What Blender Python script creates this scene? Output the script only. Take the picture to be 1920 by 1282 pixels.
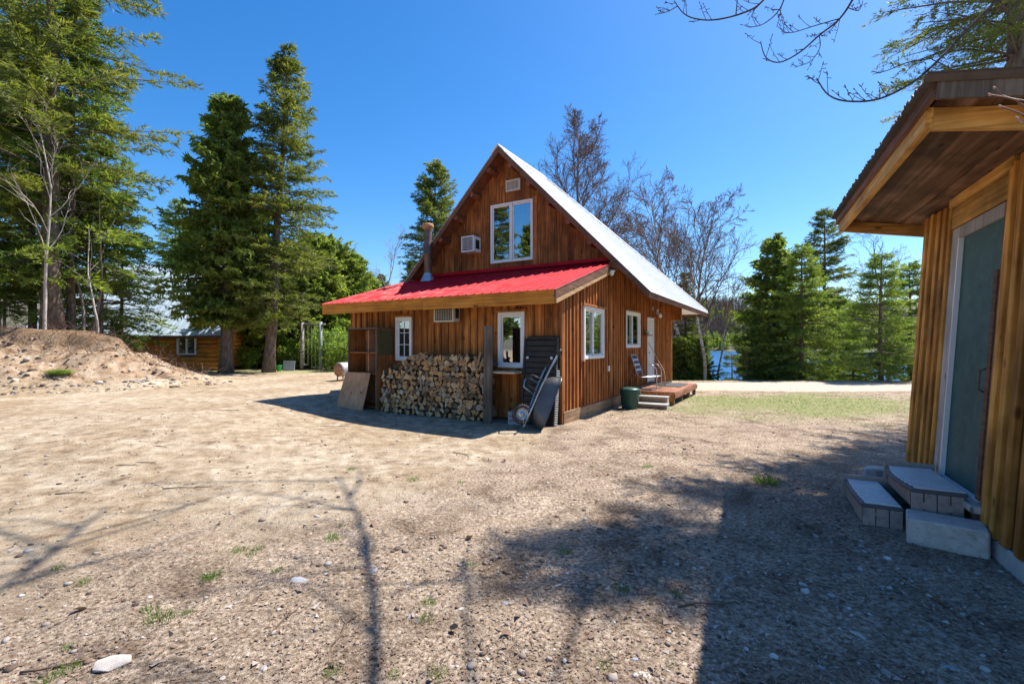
import bpy, math, random
import numpy as np
from mathutils import Vector, Matrix
R = math.radians
random.seed(7)
rng = np.random.default_rng(11)
scene = bpy.context.scene
col = scene.collection
for o in list(bpy.data.objects):
    bpy.data.objects.remove(o)

# ------------------------------------------------------------------ camera
FPX, HORIZ = 880.0, 645.0          # focal length and horizon row in photo pixels
cd = bpy.data.cameras.new('camera')
cam = bpy.data.objects.new('camera', cd); col.objects.link(cam)
cam.location = (0, 0, 1.6); cam.rotation_euler = (R(90), 0, 0)
cd.sensor_width = 36.0; cd.lens = 36.0 * FPX / 1920; cd.shift_y = (HORIZ - 641) / 1920
cd.clip_start = 0.05; cd.clip_end = 5000
scene.camera = cam
# ------------------------------------------------------------------ sky and sun
SUN = Vector((0.577, 0.321, 1.0)).normalized()      # towards the sun
ELEV = math.asin(SUN.z); AZ = math.atan2(SUN.x, SUN.y)
w = bpy.data.worlds.new('World'); scene.world = w; w.use_nodes = True
nt = w.node_tree; nt.nodes.clear()
sky = nt.nodes.new('ShaderNodeTexSky'); sky.sky_type = 'NISHITA'; sky.sun_disc = False
sky.sun_elevation = ELEV; sky.sun_rotation = AZ; sky.altitude = 300
sky.air_density = 1.0; sky.dust_density = 0.7; sky.ozone_density = 4.0
hsv = nt.nodes.new('ShaderNodeHueSaturation'); hsv.inputs['Saturation'].default_value = 1.34; hsv.inputs['Hue'].default_value = 0.502
bg = nt.nodes.new('ShaderNodeBackground'); bg.inputs['Strength'].default_value = 0.115
out = nt.nodes.new('ShaderNodeOutputWorld')
nt.links.new(sky.outputs[0], hsv.inputs['Color']); nt.links.new(hsv.outputs[0], bg.inputs[0]); nt.links.new(bg.outputs[0], out.inputs[0])
sd = bpy.data.lights.new('sun', 'SUN'); sd.energy = 5.0; sd.angle = R(0.53); sd.color = (1.0, 0.945, 0.86)
so = bpy.data.objects.new('sun', sd); col.objects.link(so)
so.rotation_euler = SUN.to_track_quat('Z', 'Y').to_euler(); so.location = (30, 20, 50)
scene.view_settings.view_transform = 'Standard'; scene.view_settings.look = 'None'
scene.view_settings.exposure = 0.9; scene.view_settings.gamma = 1.0; scene.view_settings.use_curve_mapping = False
scene.render.engine = 'CYCLES'
scene.cycles.transparent_max_bounces = 16

# ------------------------------------------------------------------ helpers
def smooth(a, b, x):
    t = np.clip((np.asarray(x, float) - a) / (b - a), 0, 1)
    return t * t * (3 - 2 * t)
_perm = np.random.default_rng(3).random((256, 256))
def vnoise(x, y):
    x = np.asarray(x, float); y = np.asarray(y, float)
    xi = np.floor(x).astype(int); yi = np.floor(y).astype(int)
    fx = x - xi; fy = y - yi
    fx = fx * fx * (3 - 2 * fx); fy = fy * fy * (3 - 2 * fy)
    g = lambda a, b: _perm[a & 255, b & 255]
    return (g(xi, yi) * (1 - fx) + g(xi + 1, yi) * fx) * (1 - fy) + (g(xi, yi + 1) * (1 - fx) + g(xi + 1, yi + 1) * fx) * fy
def fbm(x, y, o=4):
    s = 0; a = 0.5
    for i in range(o):
        s = s + a * (vnoise(x * 2 ** i + 17 * i, y * 2 ** i - 9 * i) - 0.5); a *= 0.5
    return s

def tag(o, label=None, cat=None, group=None, kind=None):
    if label: o['label'] = label
    if cat: o['category'] = cat
    if group: o['group'] = group
    if kind: o['kind'] = kind
    return o
def thing(name, label, cat, loc=(0, 0, 0), rot=(0, 0, 0), group=None):
    o = bpy.data.objects.new(name, None); col.objects.link(o)
    o.location = loc; o.rotation_euler = rot; o.empty_display_size = 0.2
    return tag(o, label, cat, group)
def link(name, me, parent=None):
    o = bpy.data.objects.new(name, me); col.objects.link(o)
    if parent: o.parent = parent
    return o
def fastmesh(name, V, F, mats, midx=None, smoothf=False):
    """V (n,3), F (m,k) numpy -> mesh"""
    me = bpy.data.meshes.new(name)
    V = np.ascontiguousarray(V, dtype=np.float32); F = np.ascontiguousarray(F, dtype=np.int32)
    m, k = F.shape
    me.vertices.add(len(V)); me.vertices.foreach_set('co', V.ravel())
    me.loops.add(m * k); me.loops.foreach_set('vertex_index', F.ravel())
    me.polygons.add(m); me.polygons.foreach_set('loop_start', np.arange(0, m * k, k, dtype=np.int32))
    try: me.polygons.foreach_set('loop_total', np.full(m, k, dtype=np.int32))
    except Exception: pass
    if midx is not None: me.polygons.foreach_set('material_index', np.asarray(midx, dtype=np.int32))
    if smoothf: me.polygons.foreach_set('use_smooth', np.ones(m, dtype=bool))
    me.update(calc_edges=True)
    for mt in mats: me.materials.append(mt)
    return me

class MB:
    def __init__(s): s.v = []; s.f = []; s.m = []
    def add(s, vs, fs, mi=0, M=None):
        b = len(s.v)
        for p in vs:
            s.v.append(tuple(M @ Vector(p)) if M is not None else tuple(p))
        for f in fs: s.f.append(tuple(b + i for i in f)); s.m.append(mi)
        return s
    def box(s, x0, x1, y0, y1, z0, z1, mi=0, M=None):
        if x0 > x1: x0, x1 = x1, x0
        if y0 > y1: y0, y1 = y1, y0
        if z0 > z1: z0, z1 = z1, z0
        vs = [(x0, y0, z0), (x1, y0, z0), (x1, y1, z0), (x0, y1, z0), (x0, y0, z1), (x1, y0, z1), (x1, y1, z1), (x0, y1, z1)]
        return s.add(vs, [(0, 3, 2, 1), (4, 5, 6, 7), (0, 1, 5, 4), (1, 2, 6, 5), (2, 3, 7, 6), (3, 0, 4, 7)], mi, M)
    def hexa(s, b, t, mi=0):
        return s.add(list(b) + list(t), [(0, 3, 2, 1), (4, 5, 6, 7), (0, 1, 5, 4), (1, 2, 6, 5), (2, 3, 7, 6), (3, 0, 4, 7)], mi)
    def extr(s, poly, fn, mi=0, mi_end=None):
        """poly list of 2d; fn(a,b,k) -> 3d, k 0/1"""
        n = len(poly)
        vs = [fn(a, b, 0) for a, b in poly] + [fn(a, b, 1) for a, b in poly]
        b0 = len(s.v); s.v += [tuple(p) for p in vs]
        for i in range(n):
            j = (i + 1) % n
            s.f.append((b0 + i, b0 + j, b0 + n + j, b0 + n + i)); s.m.append(mi)
        e = mi if mi_end is None else mi_end
        s.f.append(tuple(b0 + i for i in reversed(range(n)))); s.m.append(e)
        s.f.append(tuple(b0 + n + i for i in range(n))); s.m.append(e)
        return s
    def tube(s, pts, rads, n=8, mi=0, cap=True, M=None):
        pts = [Vector(p) for p in pts]
        if not hasattr(rads, '__len__'): rads = [rads] * len(pts)
        b0 = len(s.v); up = None
        for i, p in enumerate(pts):
            d = (pts[min(i + 1, len(pts) - 1)] - pts[max(i - 1, 0)]).normalized()
            if up is None: up = Vector((0, 0, 1)) if abs(d.z) < 0.9 else Vector((1, 0, 0))
            a = d.cross(up).normalized(); b = a.cross(d).normalized(); up = b
            for k in range(n):
                t = 2 * math.pi * k / n
                q = p + (a * math.cos(t) + b * math.sin(t)) * rads[i]
                s.v.append(tuple(M @ q) if M is not None else tuple(q))
        for i in range(len(pts) - 1):
            for k in range(n):
                k2 = (k + 1) % n
                s.f.append((b0 + i * n + k, b0 + i * n + k2, b0 + (i + 1) * n + k2, b0 + (i + 1) * n + k)); s.m.append(mi)
        if cap:
            s.f.append(tuple(b0 + k for k in reversed(range(n)))); s.m.append(mi)
            e = b0 + (len(pts) - 1) * n
            s.f.append(tuple(e + k for k in range(n))); s.m.append(mi)
        return s
    def lathe(s, prof, n=24, mi=0, M=None):
        b0 = len(s.v)
        for r, z in prof:
            for k in range(n):
                t = 2 * math.pi * k / n
                q = Vector((r * math.cos(t), r * math.sin(t), z))
                s.v.append(tuple(M @ q) if M is not None else tuple(q))
        for i in range(len(prof) - 1):
            for k in range(n):
                k2 = (k + 1) % n
                s.f.append((b0 + i * n + k, b0 + i * n + k2, b0 + (i + 1) * n + k2, b0 + (i + 1) * n + k)); s.m.append(mi)
        return s
    def build(s, name, mats, parent=None, smoothf=False, bevel=0.0, fix=True):
        import bmesh
        if not isinstance(mats, (list, tuple)): mats = [mats]
        me = bpy.data.meshes.new(name); me.from_pydata(s.v, [], s.f)
        for m in mats: me.materials.append(m)
        if len(mats) > 1: me.polygons.foreach_set('material_index', s.m)
        if fix:
            bm = bmesh.new(); bm.from_mesh(me); bmesh.ops.recalc_face_normals(bm, faces=bm.faces); bm.to_mesh(me); bm.free()
        if smoothf:
            me.polygons.foreach_set('use_smooth', [True] * len(me.polygons))
        me.update()
        o = link(name, me, parent)
        if bevel:
            md = o.modifiers.new('bevel', 'BEVEL'); md.width = bevel; md.segments = 1; md.limit_method = 'ANGLE'
        return o

# ------------------------------------------------------------------ materials
def newmat(name):
    m = bpy.data.materials.new(name); m.use_nodes = True
    n = m.node_tree; return m, n, n.nodes['Principled BSDF']
def N(nt, t, **kw):
    n = nt.nodes.new(t)
    for k, v in kw.items():
        if k in n.inputs: n.inputs[k].default_value = v
        else: setattr(n, k, v)
    return n
def ramp(nt, stops):
    r = nt.nodes.new('ShaderNodeValToRGB'); e = r.color_ramp.elements
    while len(e) < len(stops): e.new(0.5)
    for i, (p, c) in enumerate(stops):
        e[i].position = p; e[i].color = (*c, 1)
    return r
def mul(c, k): return tuple(x * k for x in c)
def mixn(nt, a, b, fac, mode='MIX'):
    m = nt.nodes.new('ShaderNodeMix'); m.data_type = 'RGBA'; m.blend_type = mode
    for sock, val in ((m.inputs[6], a), (m.inputs[7], b), (m.inputs[0], fac)):
        if isinstance(val, (int, float)): sock.default_value = val
        elif isinstance(val, tuple): sock.default_value = (*val, 1)
        else: nt.links.new(val, sock)
    return m.outputs[2]

def wood(name, dark, mid, light, axis=2, rough=0.75, vary=0.5, stain=0.5, knots=True, scale=1.0):
    m, nt, b = newmat(name); L = nt.links
    tc = N(nt, 'ShaderNodeTexCoord'); oi = N(nt, 'ShaderNodeObjectInfo')
    sc = [16 * scale] * 3; sc[axis] = 0.8 * scale
    mp = N(nt, 'ShaderNodeMapping'); mp.inputs['Scale'].default_value = sc
    off = N(nt, 'ShaderNodeVectorMath', operation='SCALE'); cmb = N(nt, 'ShaderNodeCombineXYZ')
    for i in range(3): L.new(oi.outputs['Random'], cmb.inputs[i])
    L.new(cmb.outputs[0], off.inputs[0]); off.inputs['Scale'].default_value = 37.0
    ad = N(nt, 'ShaderNodeVectorMath', operation='ADD')
    L.new(tc.outputs['Object'], ad.inputs[0]); L.new(off.outputs[0], ad.inputs[1]); L.new(ad.outputs[0], mp.inputs[0])
    n1 = N(nt, 'ShaderNodeTexNoise', Scale=1.6, Detail=6.0, Roughness=0.62, Distortion=0.35); L.new(mp.outputs[0], n1.inputs['Vector'])
    r1 = ramp(nt, [(0.25, dark), (0.5, mid), (0.72, light)]); L.new(n1.outputs['Fac'], r1.inputs[0])
    # slow stains
    n2 = N(nt, 'ShaderNodeTexNoise', Scale=2.2, Detail=3.0); L.new(ad.outputs[0], n2.inputs['Vector'])
    r2 = ramp(nt, [(0.35, (1 - stain * 0.6,) * 3), (0.6, (1.08,) * 3)]); L.new(n2.outputs['Fac'], r2.inputs[0])
    c = mixn(nt, r1.outputs[0], r2.outputs[0], 1.0, 'MULTIPLY')
    # board to board
    r3 = ramp(nt, [(0.0, (1 - vary * 0.62, 1 - vary * 0.68, 1 - vary * 0.72)), (0.5, (1, 1, 1)), (1.0, (1 + vary * 0.35, 1 + vary * 0.3, 1 + vary * 0.2))])
    L.new(oi.outputs['Random'], r3.inputs[0])
    c = mixn(nt, c, r3.outputs[0], 1.0, 'MULTIPLY')
    if knots:
        sk = [5.0] * 3; sk[axis] = 2.2
        mk = N(nt, 'ShaderNodeMapping'); mk.inputs['Scale'].default_value = sk; L.new(ad.outputs[0], mk.inputs[0])
        vo = N(nt, 'ShaderNodeTexVoronoi', Scale=1.0); L.new(mk.outputs[0], vo.inputs['Vector'])
        rk = ramp(nt, [(0.0, (1, 1, 1)), (0.07, (0.85,) * 3), (0.13, (0, 0, 0))]); L.new(vo.outputs['Distance'], rk.inputs[0])
        c = mixn(nt, c, mul(dark, 0.45), rk.outputs[0])
    L.new(c, b.inputs['Base Color']); b.inputs['Roughness'].default_value = rough
    b.inputs['Specular IOR Level'].default_value = 0.25
    bp = N(nt, 'ShaderNodeBump', Strength=0.45, Distance=0.006); L.new(n1.outputs['Fac'], bp.inputs['Height']); L.new(bp.outputs[0], b.inputs['Normal'])
    return m

def plain(name, c, rough=0.6, metal=0.0, vary=0.12, scale=6.0, bump=0.1, spec=0.4, dirt=None):
    m, nt, b = newmat(name); L = nt.links
    tc = N(nt, 'ShaderNodeTexCoord')
    n1 = N(nt, 'ShaderNodeTexNoise', Scale=scale, Detail=5.0, Roughness=0.6); L.new(tc.outputs['Object'], n1.inputs['Vector'])
    r = ramp(nt, [(0.3, mul(c, 1 - vary)), (0.7, mul(c, 1 + vary))]); L.new(n1.outputs['Fac'], r.inputs[0])
    cc = r.outputs[0]
    if dirt:
        n2 = N(nt, 'ShaderNodeTexNoise', Scale=scale * 2.7, Detail=8.0, Roughness=0.7); L.new(tc.outputs['Object'], n2.inputs['Vector'])
        r2 = ramp(nt, [(0.5, (0, 0, 0)), (0.68, (1, 1, 1))]); L.new(n2.outputs['Fac'], r2.inputs[0])
        cc = mixn(nt, cc, dirt, r2.outputs[0])
    L.new(cc, b.inputs['Base Color'])
    b.inputs['Roughness'].default_value = rough; b.inputs['Metallic'].default_value = metal; b.inputs['Specular IOR Level'].default_value = spec
    if bump:
        bp = N(nt, 'ShaderNodeBump', Strength=bump, Distance=0.004); L.new(n1.outputs['Fac'], bp.inputs['Height']); L.new(bp.outputs[0], b.inputs['Normal'])
    return m

def leafmat(name, c1, c2, c3, trans=0.35, rough=0.55):
    m, nt, b = newmat(name); L = nt.links
    ge = N(nt, 'ShaderNodeNewGeometry'); oi = N(nt, 'ShaderNodeObjectInfo'); tc = N(nt, 'ShaderNodeTexCoord')
    r = ramp(nt, [(0.0, c1), (0.55, c2), (1.0, c3)])
    n1 = N(nt, 'ShaderNodeTexNoise', Scale=0.9, Detail=2.0); L.new(tc.outputs['Object'], n1.inputs['Vector'])
    ma = N(nt, 'ShaderNodeMath', operation='MULTIPLY_ADD'); L.new(ge.outputs['Random Per Island'], ma.inputs[0]); ma.inputs[1].default_value = 0.55
    sb = N(nt, 'ShaderNodeMath', operation='MULTIPLY_ADD'); L.new(n1.outputs['Fac'], sb.inputs[0]); sb.inputs[1].default_value = 1.3; sb.inputs[2].default_value = -0.42
    L.new(sb.outputs[0], ma.inputs[2]); L.new(ma.outputs[0], r.inputs[0])
    L.new(r.outputs[0], b.inputs['Base Color']); b.inputs['Roughness'].default_value = rough; b.inputs['Specular IOR Level'].default_value = 0.3
    tr = N(nt, 'ShaderNodeBsdfTranslucent'); L.new(mixn(nt, r.outputs[0], (1.25, 1.35, 0.6), 1.0, 'MULTIPLY'), tr.inputs['Color'])
    mx = N(nt, 'ShaderNodeMixShader'); mx.inputs[0].default_value = trans
    o = nt.nodes['Material Output']; L.new(b.outputs[0], mx.inputs[1]); L.new(tr.outputs[0], mx.inputs[2]); L.new(mx.outputs[0], o.inputs['Surface'])
    return m

def barkmat(name, c1, c2, sz=14.0, bands=False):
    m, nt, b = newmat(name); L = nt.links
    tc = N(nt, 'ShaderNodeTexCoord'); mp = N(nt, 'ShaderNodeMapping'); mp.inputs['Scale'].default_value = (sz, sz, sz * (3.0 if bands else 0.25))
    if bands: mp.inputs['Scale'].default_value = (2, 2, 9)
    L.new(tc.outputs['Object'], mp.inputs[0])
    n = N(nt, 'ShaderNodeTexNoise', Scale=1.0, Detail=6.0, Roughness=0.65); L.new(mp.outputs[0], n.inputs['Vector'])
    r = ramp(nt, [(0.36, c1), (0.52 if bands else 0.62, c2)]); L.new(n.outputs['Fac'], r.inputs[0]); L.new(r.outputs[0], b.inputs['Base Color'])
    b.inputs['Roughness'].default_value = 0.9; b.inputs['Specular IOR Level'].default_value = 0.15
    bp = N(nt, 'ShaderNodeBump', Strength=0.8, Distance=0.03); L.new(n.outputs['Fac'], bp.inputs['Height']); L.new(bp.outputs[0], b.inputs['Normal'])
    return m

def glassmat(name, refl=0.3, tint=(0.75, 0.8, 0.8)):
    m, nt, b = newmat(name); L = nt.links
    nt.nodes.remove(b)
    t = N(nt, 'ShaderNodeBsdfTransparent'); t.inputs[0].default_value = (*tint, 1)
    g = N(nt, 'ShaderNodeBsdfGlossy'); g.inputs['Roughness'].default_value = 0.01; g.inputs[0].default_value = (0.95, 0.97, 1, 1)
    lw = N(nt, 'ShaderNodeFresnel', IOR=1.5)
    ma = N(nt, 'ShaderNodeMath', operation='MULTIPLY_ADD', use_clamp=True); L.new(lw.outputs[0], ma.inputs[0]); ma.inputs[1].default_value = 1.6; ma.inputs[2].default_value = refl
    # slight waviness of old panes
    tc = N(nt, 'ShaderNodeTexCoord'); n = N(nt, 'ShaderNodeTexNoise', Scale=1.6, Detail=1.0); L.new(tc.outputs['Object'], n.inputs['Vector'])
    bp = N(nt, 'ShaderNodeBump', Strength=0.05, Distance=0.05); L.new(n.outputs['Fac'], bp.inputs['Height']); L.new(bp.outputs[0], g.inputs['Normal'])
    mx = N(nt, 'ShaderNodeMixShader'); L.new(ma.outputs[0], mx.inputs[0]); L.new(t.outputs[0], mx.inputs[1]); L.new(g.outputs[0], mx.inputs[2])
    L.new(mx.outputs[0], nt.nodes['Material Output'].inputs['Surface'])
    return m

M = {}
M['siding'] = wood('stained_siding', (0.10, 0.03, 0.008), (0.40, 0.145, 0.034), (0.64, 0.28, 0.08), 2, vary=0.55, stain=0.55)
M['batten'] = wood('stained_batten', (0.15, 0.045, 0.012), (0.40, 0.145, 0.04), (0.56, 0.25, 0.085), 2, vary=0.5, stain=0.4)
M['gable'] = wood('gable_board', (0.07, 0.02, 0.006), (0.26, 0.085, 0.022), (0.47, 0.19, 0.05), 2, vary=0.65, stain=0.6)
M['fascia'] = wood('fascia_wood', (0.28, 0.09, 0.012), (0.52, 0.20, 0.028), (0.66, 0.30, 0.055), 0, vary=0.25, stain=0.3)
M['fascia_y'] = wood('pale_trim', (0.30, 0.16, 0.07), (0.55, 0.34, 0.17), (0.68, 0.46, 0.26), 1, vary=0.3, stain=0.3)
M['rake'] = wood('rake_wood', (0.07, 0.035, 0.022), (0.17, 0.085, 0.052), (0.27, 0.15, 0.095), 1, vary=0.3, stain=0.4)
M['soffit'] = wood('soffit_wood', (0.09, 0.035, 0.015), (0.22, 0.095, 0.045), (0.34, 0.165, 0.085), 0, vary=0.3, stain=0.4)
M['skirt'] = wood('skirt_wood', (0.16, 0.095, 0.05), (0.30, 0.19, 0.11), (0.42, 0.29, 0.18), 1, vary=0.3, stain=0.5)
M['deckw'] = wood('deck_wood', (0.16, 0.06, 0.035), (0.30, 0.13, 0.075), (0.42, 0.22, 0.14), 1, vary=0.35, stain=0.4)
M['shedb'] = wood('shed_board', (0.07, 0.028, 0.010), (0.25, 0.11, 0.03), (0.44, 0.22, 0.07), 2, vary=0.7, stain=0.8)  # dark tone puts the shade of the recesses between battens into the colour
M['shedt'] = wood('shed_batten', (0.26, 0.095, 0.016), (0.66, 0.30, 0.06), (0.82, 0.47, 0.13), 2, vary=0.55, stain=0.8)
M['shedbeam_x'] = wood('shed_beam_across', (0.24, 0.10, 0.02), (0.64, 0.34, 0.09), (0.78, 0.49, 0.18), 0, vary=0.35, stain=0.75)
M['shedbeam_y'] = wood('shed_beam_along', (0.28, 0.12, 0.02), (0.68, 0.36, 0.085), (0.80, 0.52, 0.18), 1, vary=0.35, stain=0.75)
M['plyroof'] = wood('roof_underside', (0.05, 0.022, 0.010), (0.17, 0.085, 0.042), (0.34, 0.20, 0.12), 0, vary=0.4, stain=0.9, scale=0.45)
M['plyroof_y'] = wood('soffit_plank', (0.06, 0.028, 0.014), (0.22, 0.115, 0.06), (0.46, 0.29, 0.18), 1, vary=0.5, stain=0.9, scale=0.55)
M['ply'] = wood('plywood', (0.36, 0.18, 0.09), (0.50, 0.27, 0.145), (0.58, 0.34, 0.2), 2, vary=0.1, stain=0.25, scale=0.5)
M['cupb'] = wood('cupboard_wood', (0.12, 0.035, 0.01), (0.32, 0.11, 0.03), (0.46, 0.18, 0.05), 2, vary=0.4, stain=0.5)
M['greyplank'] = wood('weathered_plank', (0.06, 0.045, 0.035), (0.13, 0.10, 0.078), (0.22, 0.17, 0.13), 2, vary=0.3, stain=0.5)
M['palegrey_w'] = wood('weathered_frame', (0.26, 0.235, 0.22), (0.43, 0.40, 0.375), (0.56, 0.53, 0.5), 2, vary=0.2, stain=0.35)
M['paleplank'] = wood('pale_plank', (0.40, 0.26, 0.15), (0.58, 0.40, 0.25), (0.7, 0.52, 0.35), 0, vary=0.2, stain=0.2)
M['logwall'] = wood('cabin_log', (0.36, 0.12, 0.018), (0.64, 0.27, 0.05), (0.76, 0.37, 0.09), 0, vary=0.35, stain=0.4)
M['white'] = plain('white_vinyl', (0.78, 0.78, 0.77), 0.35, vary=0.03, bump=0.02)
M['offwhite'] = plain('door_paint', (0.62, 0.60, 0.55), 0.45, vary=0.05, bump=0.03)
M['cream'] = plain('cream_metal', (0.58, 0.54, 0.44), 0.4, vary=0.06, bump=0.03)
M['dark'] = plain('dark_plastic', (0.022, 0.022, 0.024), 0.5, vary=0.3, bump=0.05)
M['tray'] = plain('tray_plastic', (0.075, 0.078, 0.08), 0.36, vary=0.3, bump=0.06, spec=0.6, dirt=(0.11, 0.09, 0.07))
M['panel'] = plain('panel_plastic', (0.020, 0.018, 0.016), 0.55, vary=0.35, bump=0.1, dirt=(0.045, 0.035, 0.026))
M['rib'] = plain('rib_grey', (0.42, 0.43, 0.44), 0.5, vary=0.1, bump=0.03)
M['steelgrey'] = plain('grey_tube', (0.42, 0.46, 0.50), 0.35, metal=0.6, vary=0.1, bump=0.02)
M['flue'] = plain('flue_steel', (0.15, 0.105, 0.085), 0.42, metal=0.35, vary=0.3, bump=0.03, dirt=(0.10, 0.05, 0.03))
M['galv'] = plain('galvanised', (0.5, 0.52, 0.54), 0.32, metal=0.7, vary=0.12, bump=0.02)
M['rubber'] = plain('rubber', (0.05, 0.045, 0.04), 0.85, vary=0.3, bump=0.2, dirt=(0.2, 0.16, 0.12))
M['concrete'] = plain('concrete', (0.52, 0.485, 0.44), 0.9, vary=0.2, scale=9, bump=0.6, spec=0.2, dirt=(0.36, 0.31, 0.26))
M['concrete2'] = plain('foundation', (0.46, 0.46, 0.46), 0.9, vary=0.15, scale=7, bump=0.6, spec=0.2, dirt=(0.3, 0.28, 0.26))
M['step_side'] = plain('taupe_plastic', (0.38, 0.30, 0.265), 0.6, vary=0.08, bump=0.15, dirt=(0.2, 0.16, 0.14))
M['step_top'] = plain('tread_plastic', (0.62, 0.61, 0.60), 0.42, vary=0.08, bump=0.1)
M['step_groove'] = plain('tread_groove', (0.10, 0.10, 0.11), 0.6, vary=0.1)
M['green_can'] = plain('green_can', (0.020, 0.075, 0.062), 0.4, vary=0.15, bump=0.03)
M['green_bucket'] = plain('green_bucket', (0.02, 0.42, 0.09), 0.4, vary=0.1)
M['greypanel'] = plain('grey_panel', (0.38, 0.38, 0.42), 0.6, vary=0.1)
M['rust'] = plain('rust', (0.34, 0.16, 0.075), 0.75, vary=0.35, scale=8, bump=0.2, dirt=(0.55, 0.4, 0.26))
M['tank'] = plain('tank_paint', (0.42, 0.45, 0.47), 0.5, vary=0.15, bump=0.1)
M['postgrey'] = plain('post_grey', (0.24, 0.27, 0.27), 0.55, vary=0.2)
M['webbing'] = plain('webbing', (0.42, 0.5, 0.54), 0.75, vary=0.15)
M['webblue'] = plain('webbing_dark', (0.035, 0.06, 0.10), 0.75, vary=0.15)
M['chairframe'] = plain('chair_tube', (0.50, 0.52, 0.50), 0.3, metal=0.5, vary=0.1)
M['matgrey'] = plain('mat_rubber', (0.055, 0.065, 0.075), 0.85, vary=0.2, bump=0.3)
M['rope'] = plain('rope', (0.6, 0.55, 0.4), 0.9, vary=0.1)
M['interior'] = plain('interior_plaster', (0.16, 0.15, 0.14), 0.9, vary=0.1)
M['curtain'] = plain('curtain', (0.55, 0.57, 0.62), 0.9, vary=0.1, bump=0)
M['olive'] = plain('olive_paint', (0.085, 0.075, 0.022), 0.55, vary=0.15, bump=0.05)
M['tealpane'] = plain('teal_door_panel', (0.055, 0.125, 0.118), 0.6, spec=0.12, vary=0.22, scale=3, bump=0.04, dirt=(0.085, 0.16, 0.145))
M['glass'] = glassmat('window_glass', 0.26)
M['rockm'] = plain('pale_rock', (0.50, 0.45, 0.40), 0.85, vary=0.25, scale=18, bump=0.6, spec=0.2, dirt=(0.38, 0.30, 0.24))
M['rockg'] = plain('grey_rock', (0.30, 0.31, 0.33), 0.85, vary=0.25, scale=18, bump=0.6, spec=0.2, dirt=(0.4, 0.36, 0.32))
M['rockt'] = plain('tan_rock', (0.34, 0.27, 0.215), 0.9, vary=0.3, scale=25, bump=0.7, spec=0.15, dirt=(0.22, 0.16, 0.12))
M['twig'] = plain('dead_twig', (0.13, 0.085, 0.055), 0.9, vary=0.3, scale=30)
M['leafdead'] = leafmat('dead_leaf', (0.12, 0.07, 0.05), (0.27, 0.18, 0.13), (0.46, 0.36, 0.29), 0.1, 0.7)

def metal_roof(name, c, rough, metal, spec=0.5, streak=0.15):
    m, nt, b = newmat(name); L = nt.links
    tc = N(nt, 'ShaderNodeTexCoord'); mp = N(nt, 'ShaderNodeMapping'); mp.inputs['Scale'].default_value = (7, 0.6, 0.6); L.new(tc.outputs['Object'], mp.inputs[0])
    n = N(nt, 'ShaderNodeTexNoise', Scale=1.0, Detail=6.0, Roughness=0.65); L.new(mp.outputs[0], n.inputs['Vector'])
    r = ramp(nt, [(0.3, mul(c, 1 - streak)), (0.7, mul(c, 1 + streak))]); L.new(n.outputs['Fac'], r.inputs[0]); L.new(r.outputs[0], b.inputs['Base Color'])
    n2 = N(nt, 'ShaderNodeTexNoise', Scale=3.0, Detail=4.0); L.new(tc.outputs['Object'], n2.inputs['Vector'])
    rr = ramp(nt, [(0.3, (rough * 0.8,) * 3), (0.7, (rough * 1.25,) * 3)]); L.new(n2.outputs['Fac'], rr.inputs[0]); L.new(rr.outputs[0], b.inputs['Roughness'])
    b.inputs['Metallic'].default_value = metal; b.inputs['Specular IOR Level'].default_value = spec
    return m
M['redroof'] = metal_roof('red_roof_metal', (0.45, 0.008, 0.018), 0.55, 0.0, 0.12, 0.25)
M['whiteroof'] = metal_roof('white_roof_metal', (0.82, 0.82, 0.82), 0.45, 0.0, 0.4, 0.05)
M['shedroof'] = metal_roof('brown_roof_metal', (0.10, 0.08, 0.068), 0.75, 0.0, 0.2, 0.3)
M['cabinroof'] = metal_roof('pale_roof_metal', (0.42, 0.52, 0.62), 0.6, 0.0, 0.3, 0.04)

M['spruce'] = leafmat('spruce_needles', (0.06, 0.085, 0.026), (0.17, 0.20, 0.045), (0.34, 0.31, 0.075), 0.46)
M['fir'] = leafmat('fir_needles', (0.07, 0.12, 0.035), (0.20, 0.27, 0.055), (0.40, 0.43, 0.09), 0.48)
M['cedar'] = leafmat('cedar_sprays', (0.07, 0.115, 0.03), (0.20, 0.26, 0.055), (0.42, 0.43, 0.11), 0.52)
M['shrub'] = leafmat('shrub_leaves', (0.08, 0.14, 0.03), (0.22, 0.32, 0.06), (0.46, 0.52, 0.12), 0.45)
M['grass'] = leafmat('grass_blade', (0.06, 0.13, 0.02), (0.12, 0.22, 0.035), (0.22, 0.32, 0.07), 0.4)
M['straw'] = leafmat('dry_grass', (0.17, 0.115, 0.07), (0.33, 0.24, 0.15), (0.50, 0.39, 0.27), 0.15, 0.8)
M['bark'] = barkmat('conifer_bark', (0.085, 0.06, 0.045), (0.22, 0.17, 0.135))
M['barkgrey'] = barkmat('grey_bark', (0.10, 0.085, 0.075), (0.23, 0.205, 0.185))
M['barkpale'] = barkmat('sapling_bark', (0.34, 0.29, 0.25), (0.52, 0.47, 0.42))
M['birch'] = barkmat('birch_bark', (0.04, 0.035, 0.03), (0.66, 0.62, 0.58), bands=True)
M['birchdark'] = barkmat('old_birch_bark', (0.06, 0.05, 0.045), (0.40, 0.36, 0.33), bands=True)
M['twigdark'] = barkmat('maple_twig', (0.05, 0.036, 0.03), (0.12, 0.085, 0.07))
M['twigred'] = barkmat('maple_crown_twig', (0.10, 0.065, 0.055), (0.20, 0.135, 0.11))

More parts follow.
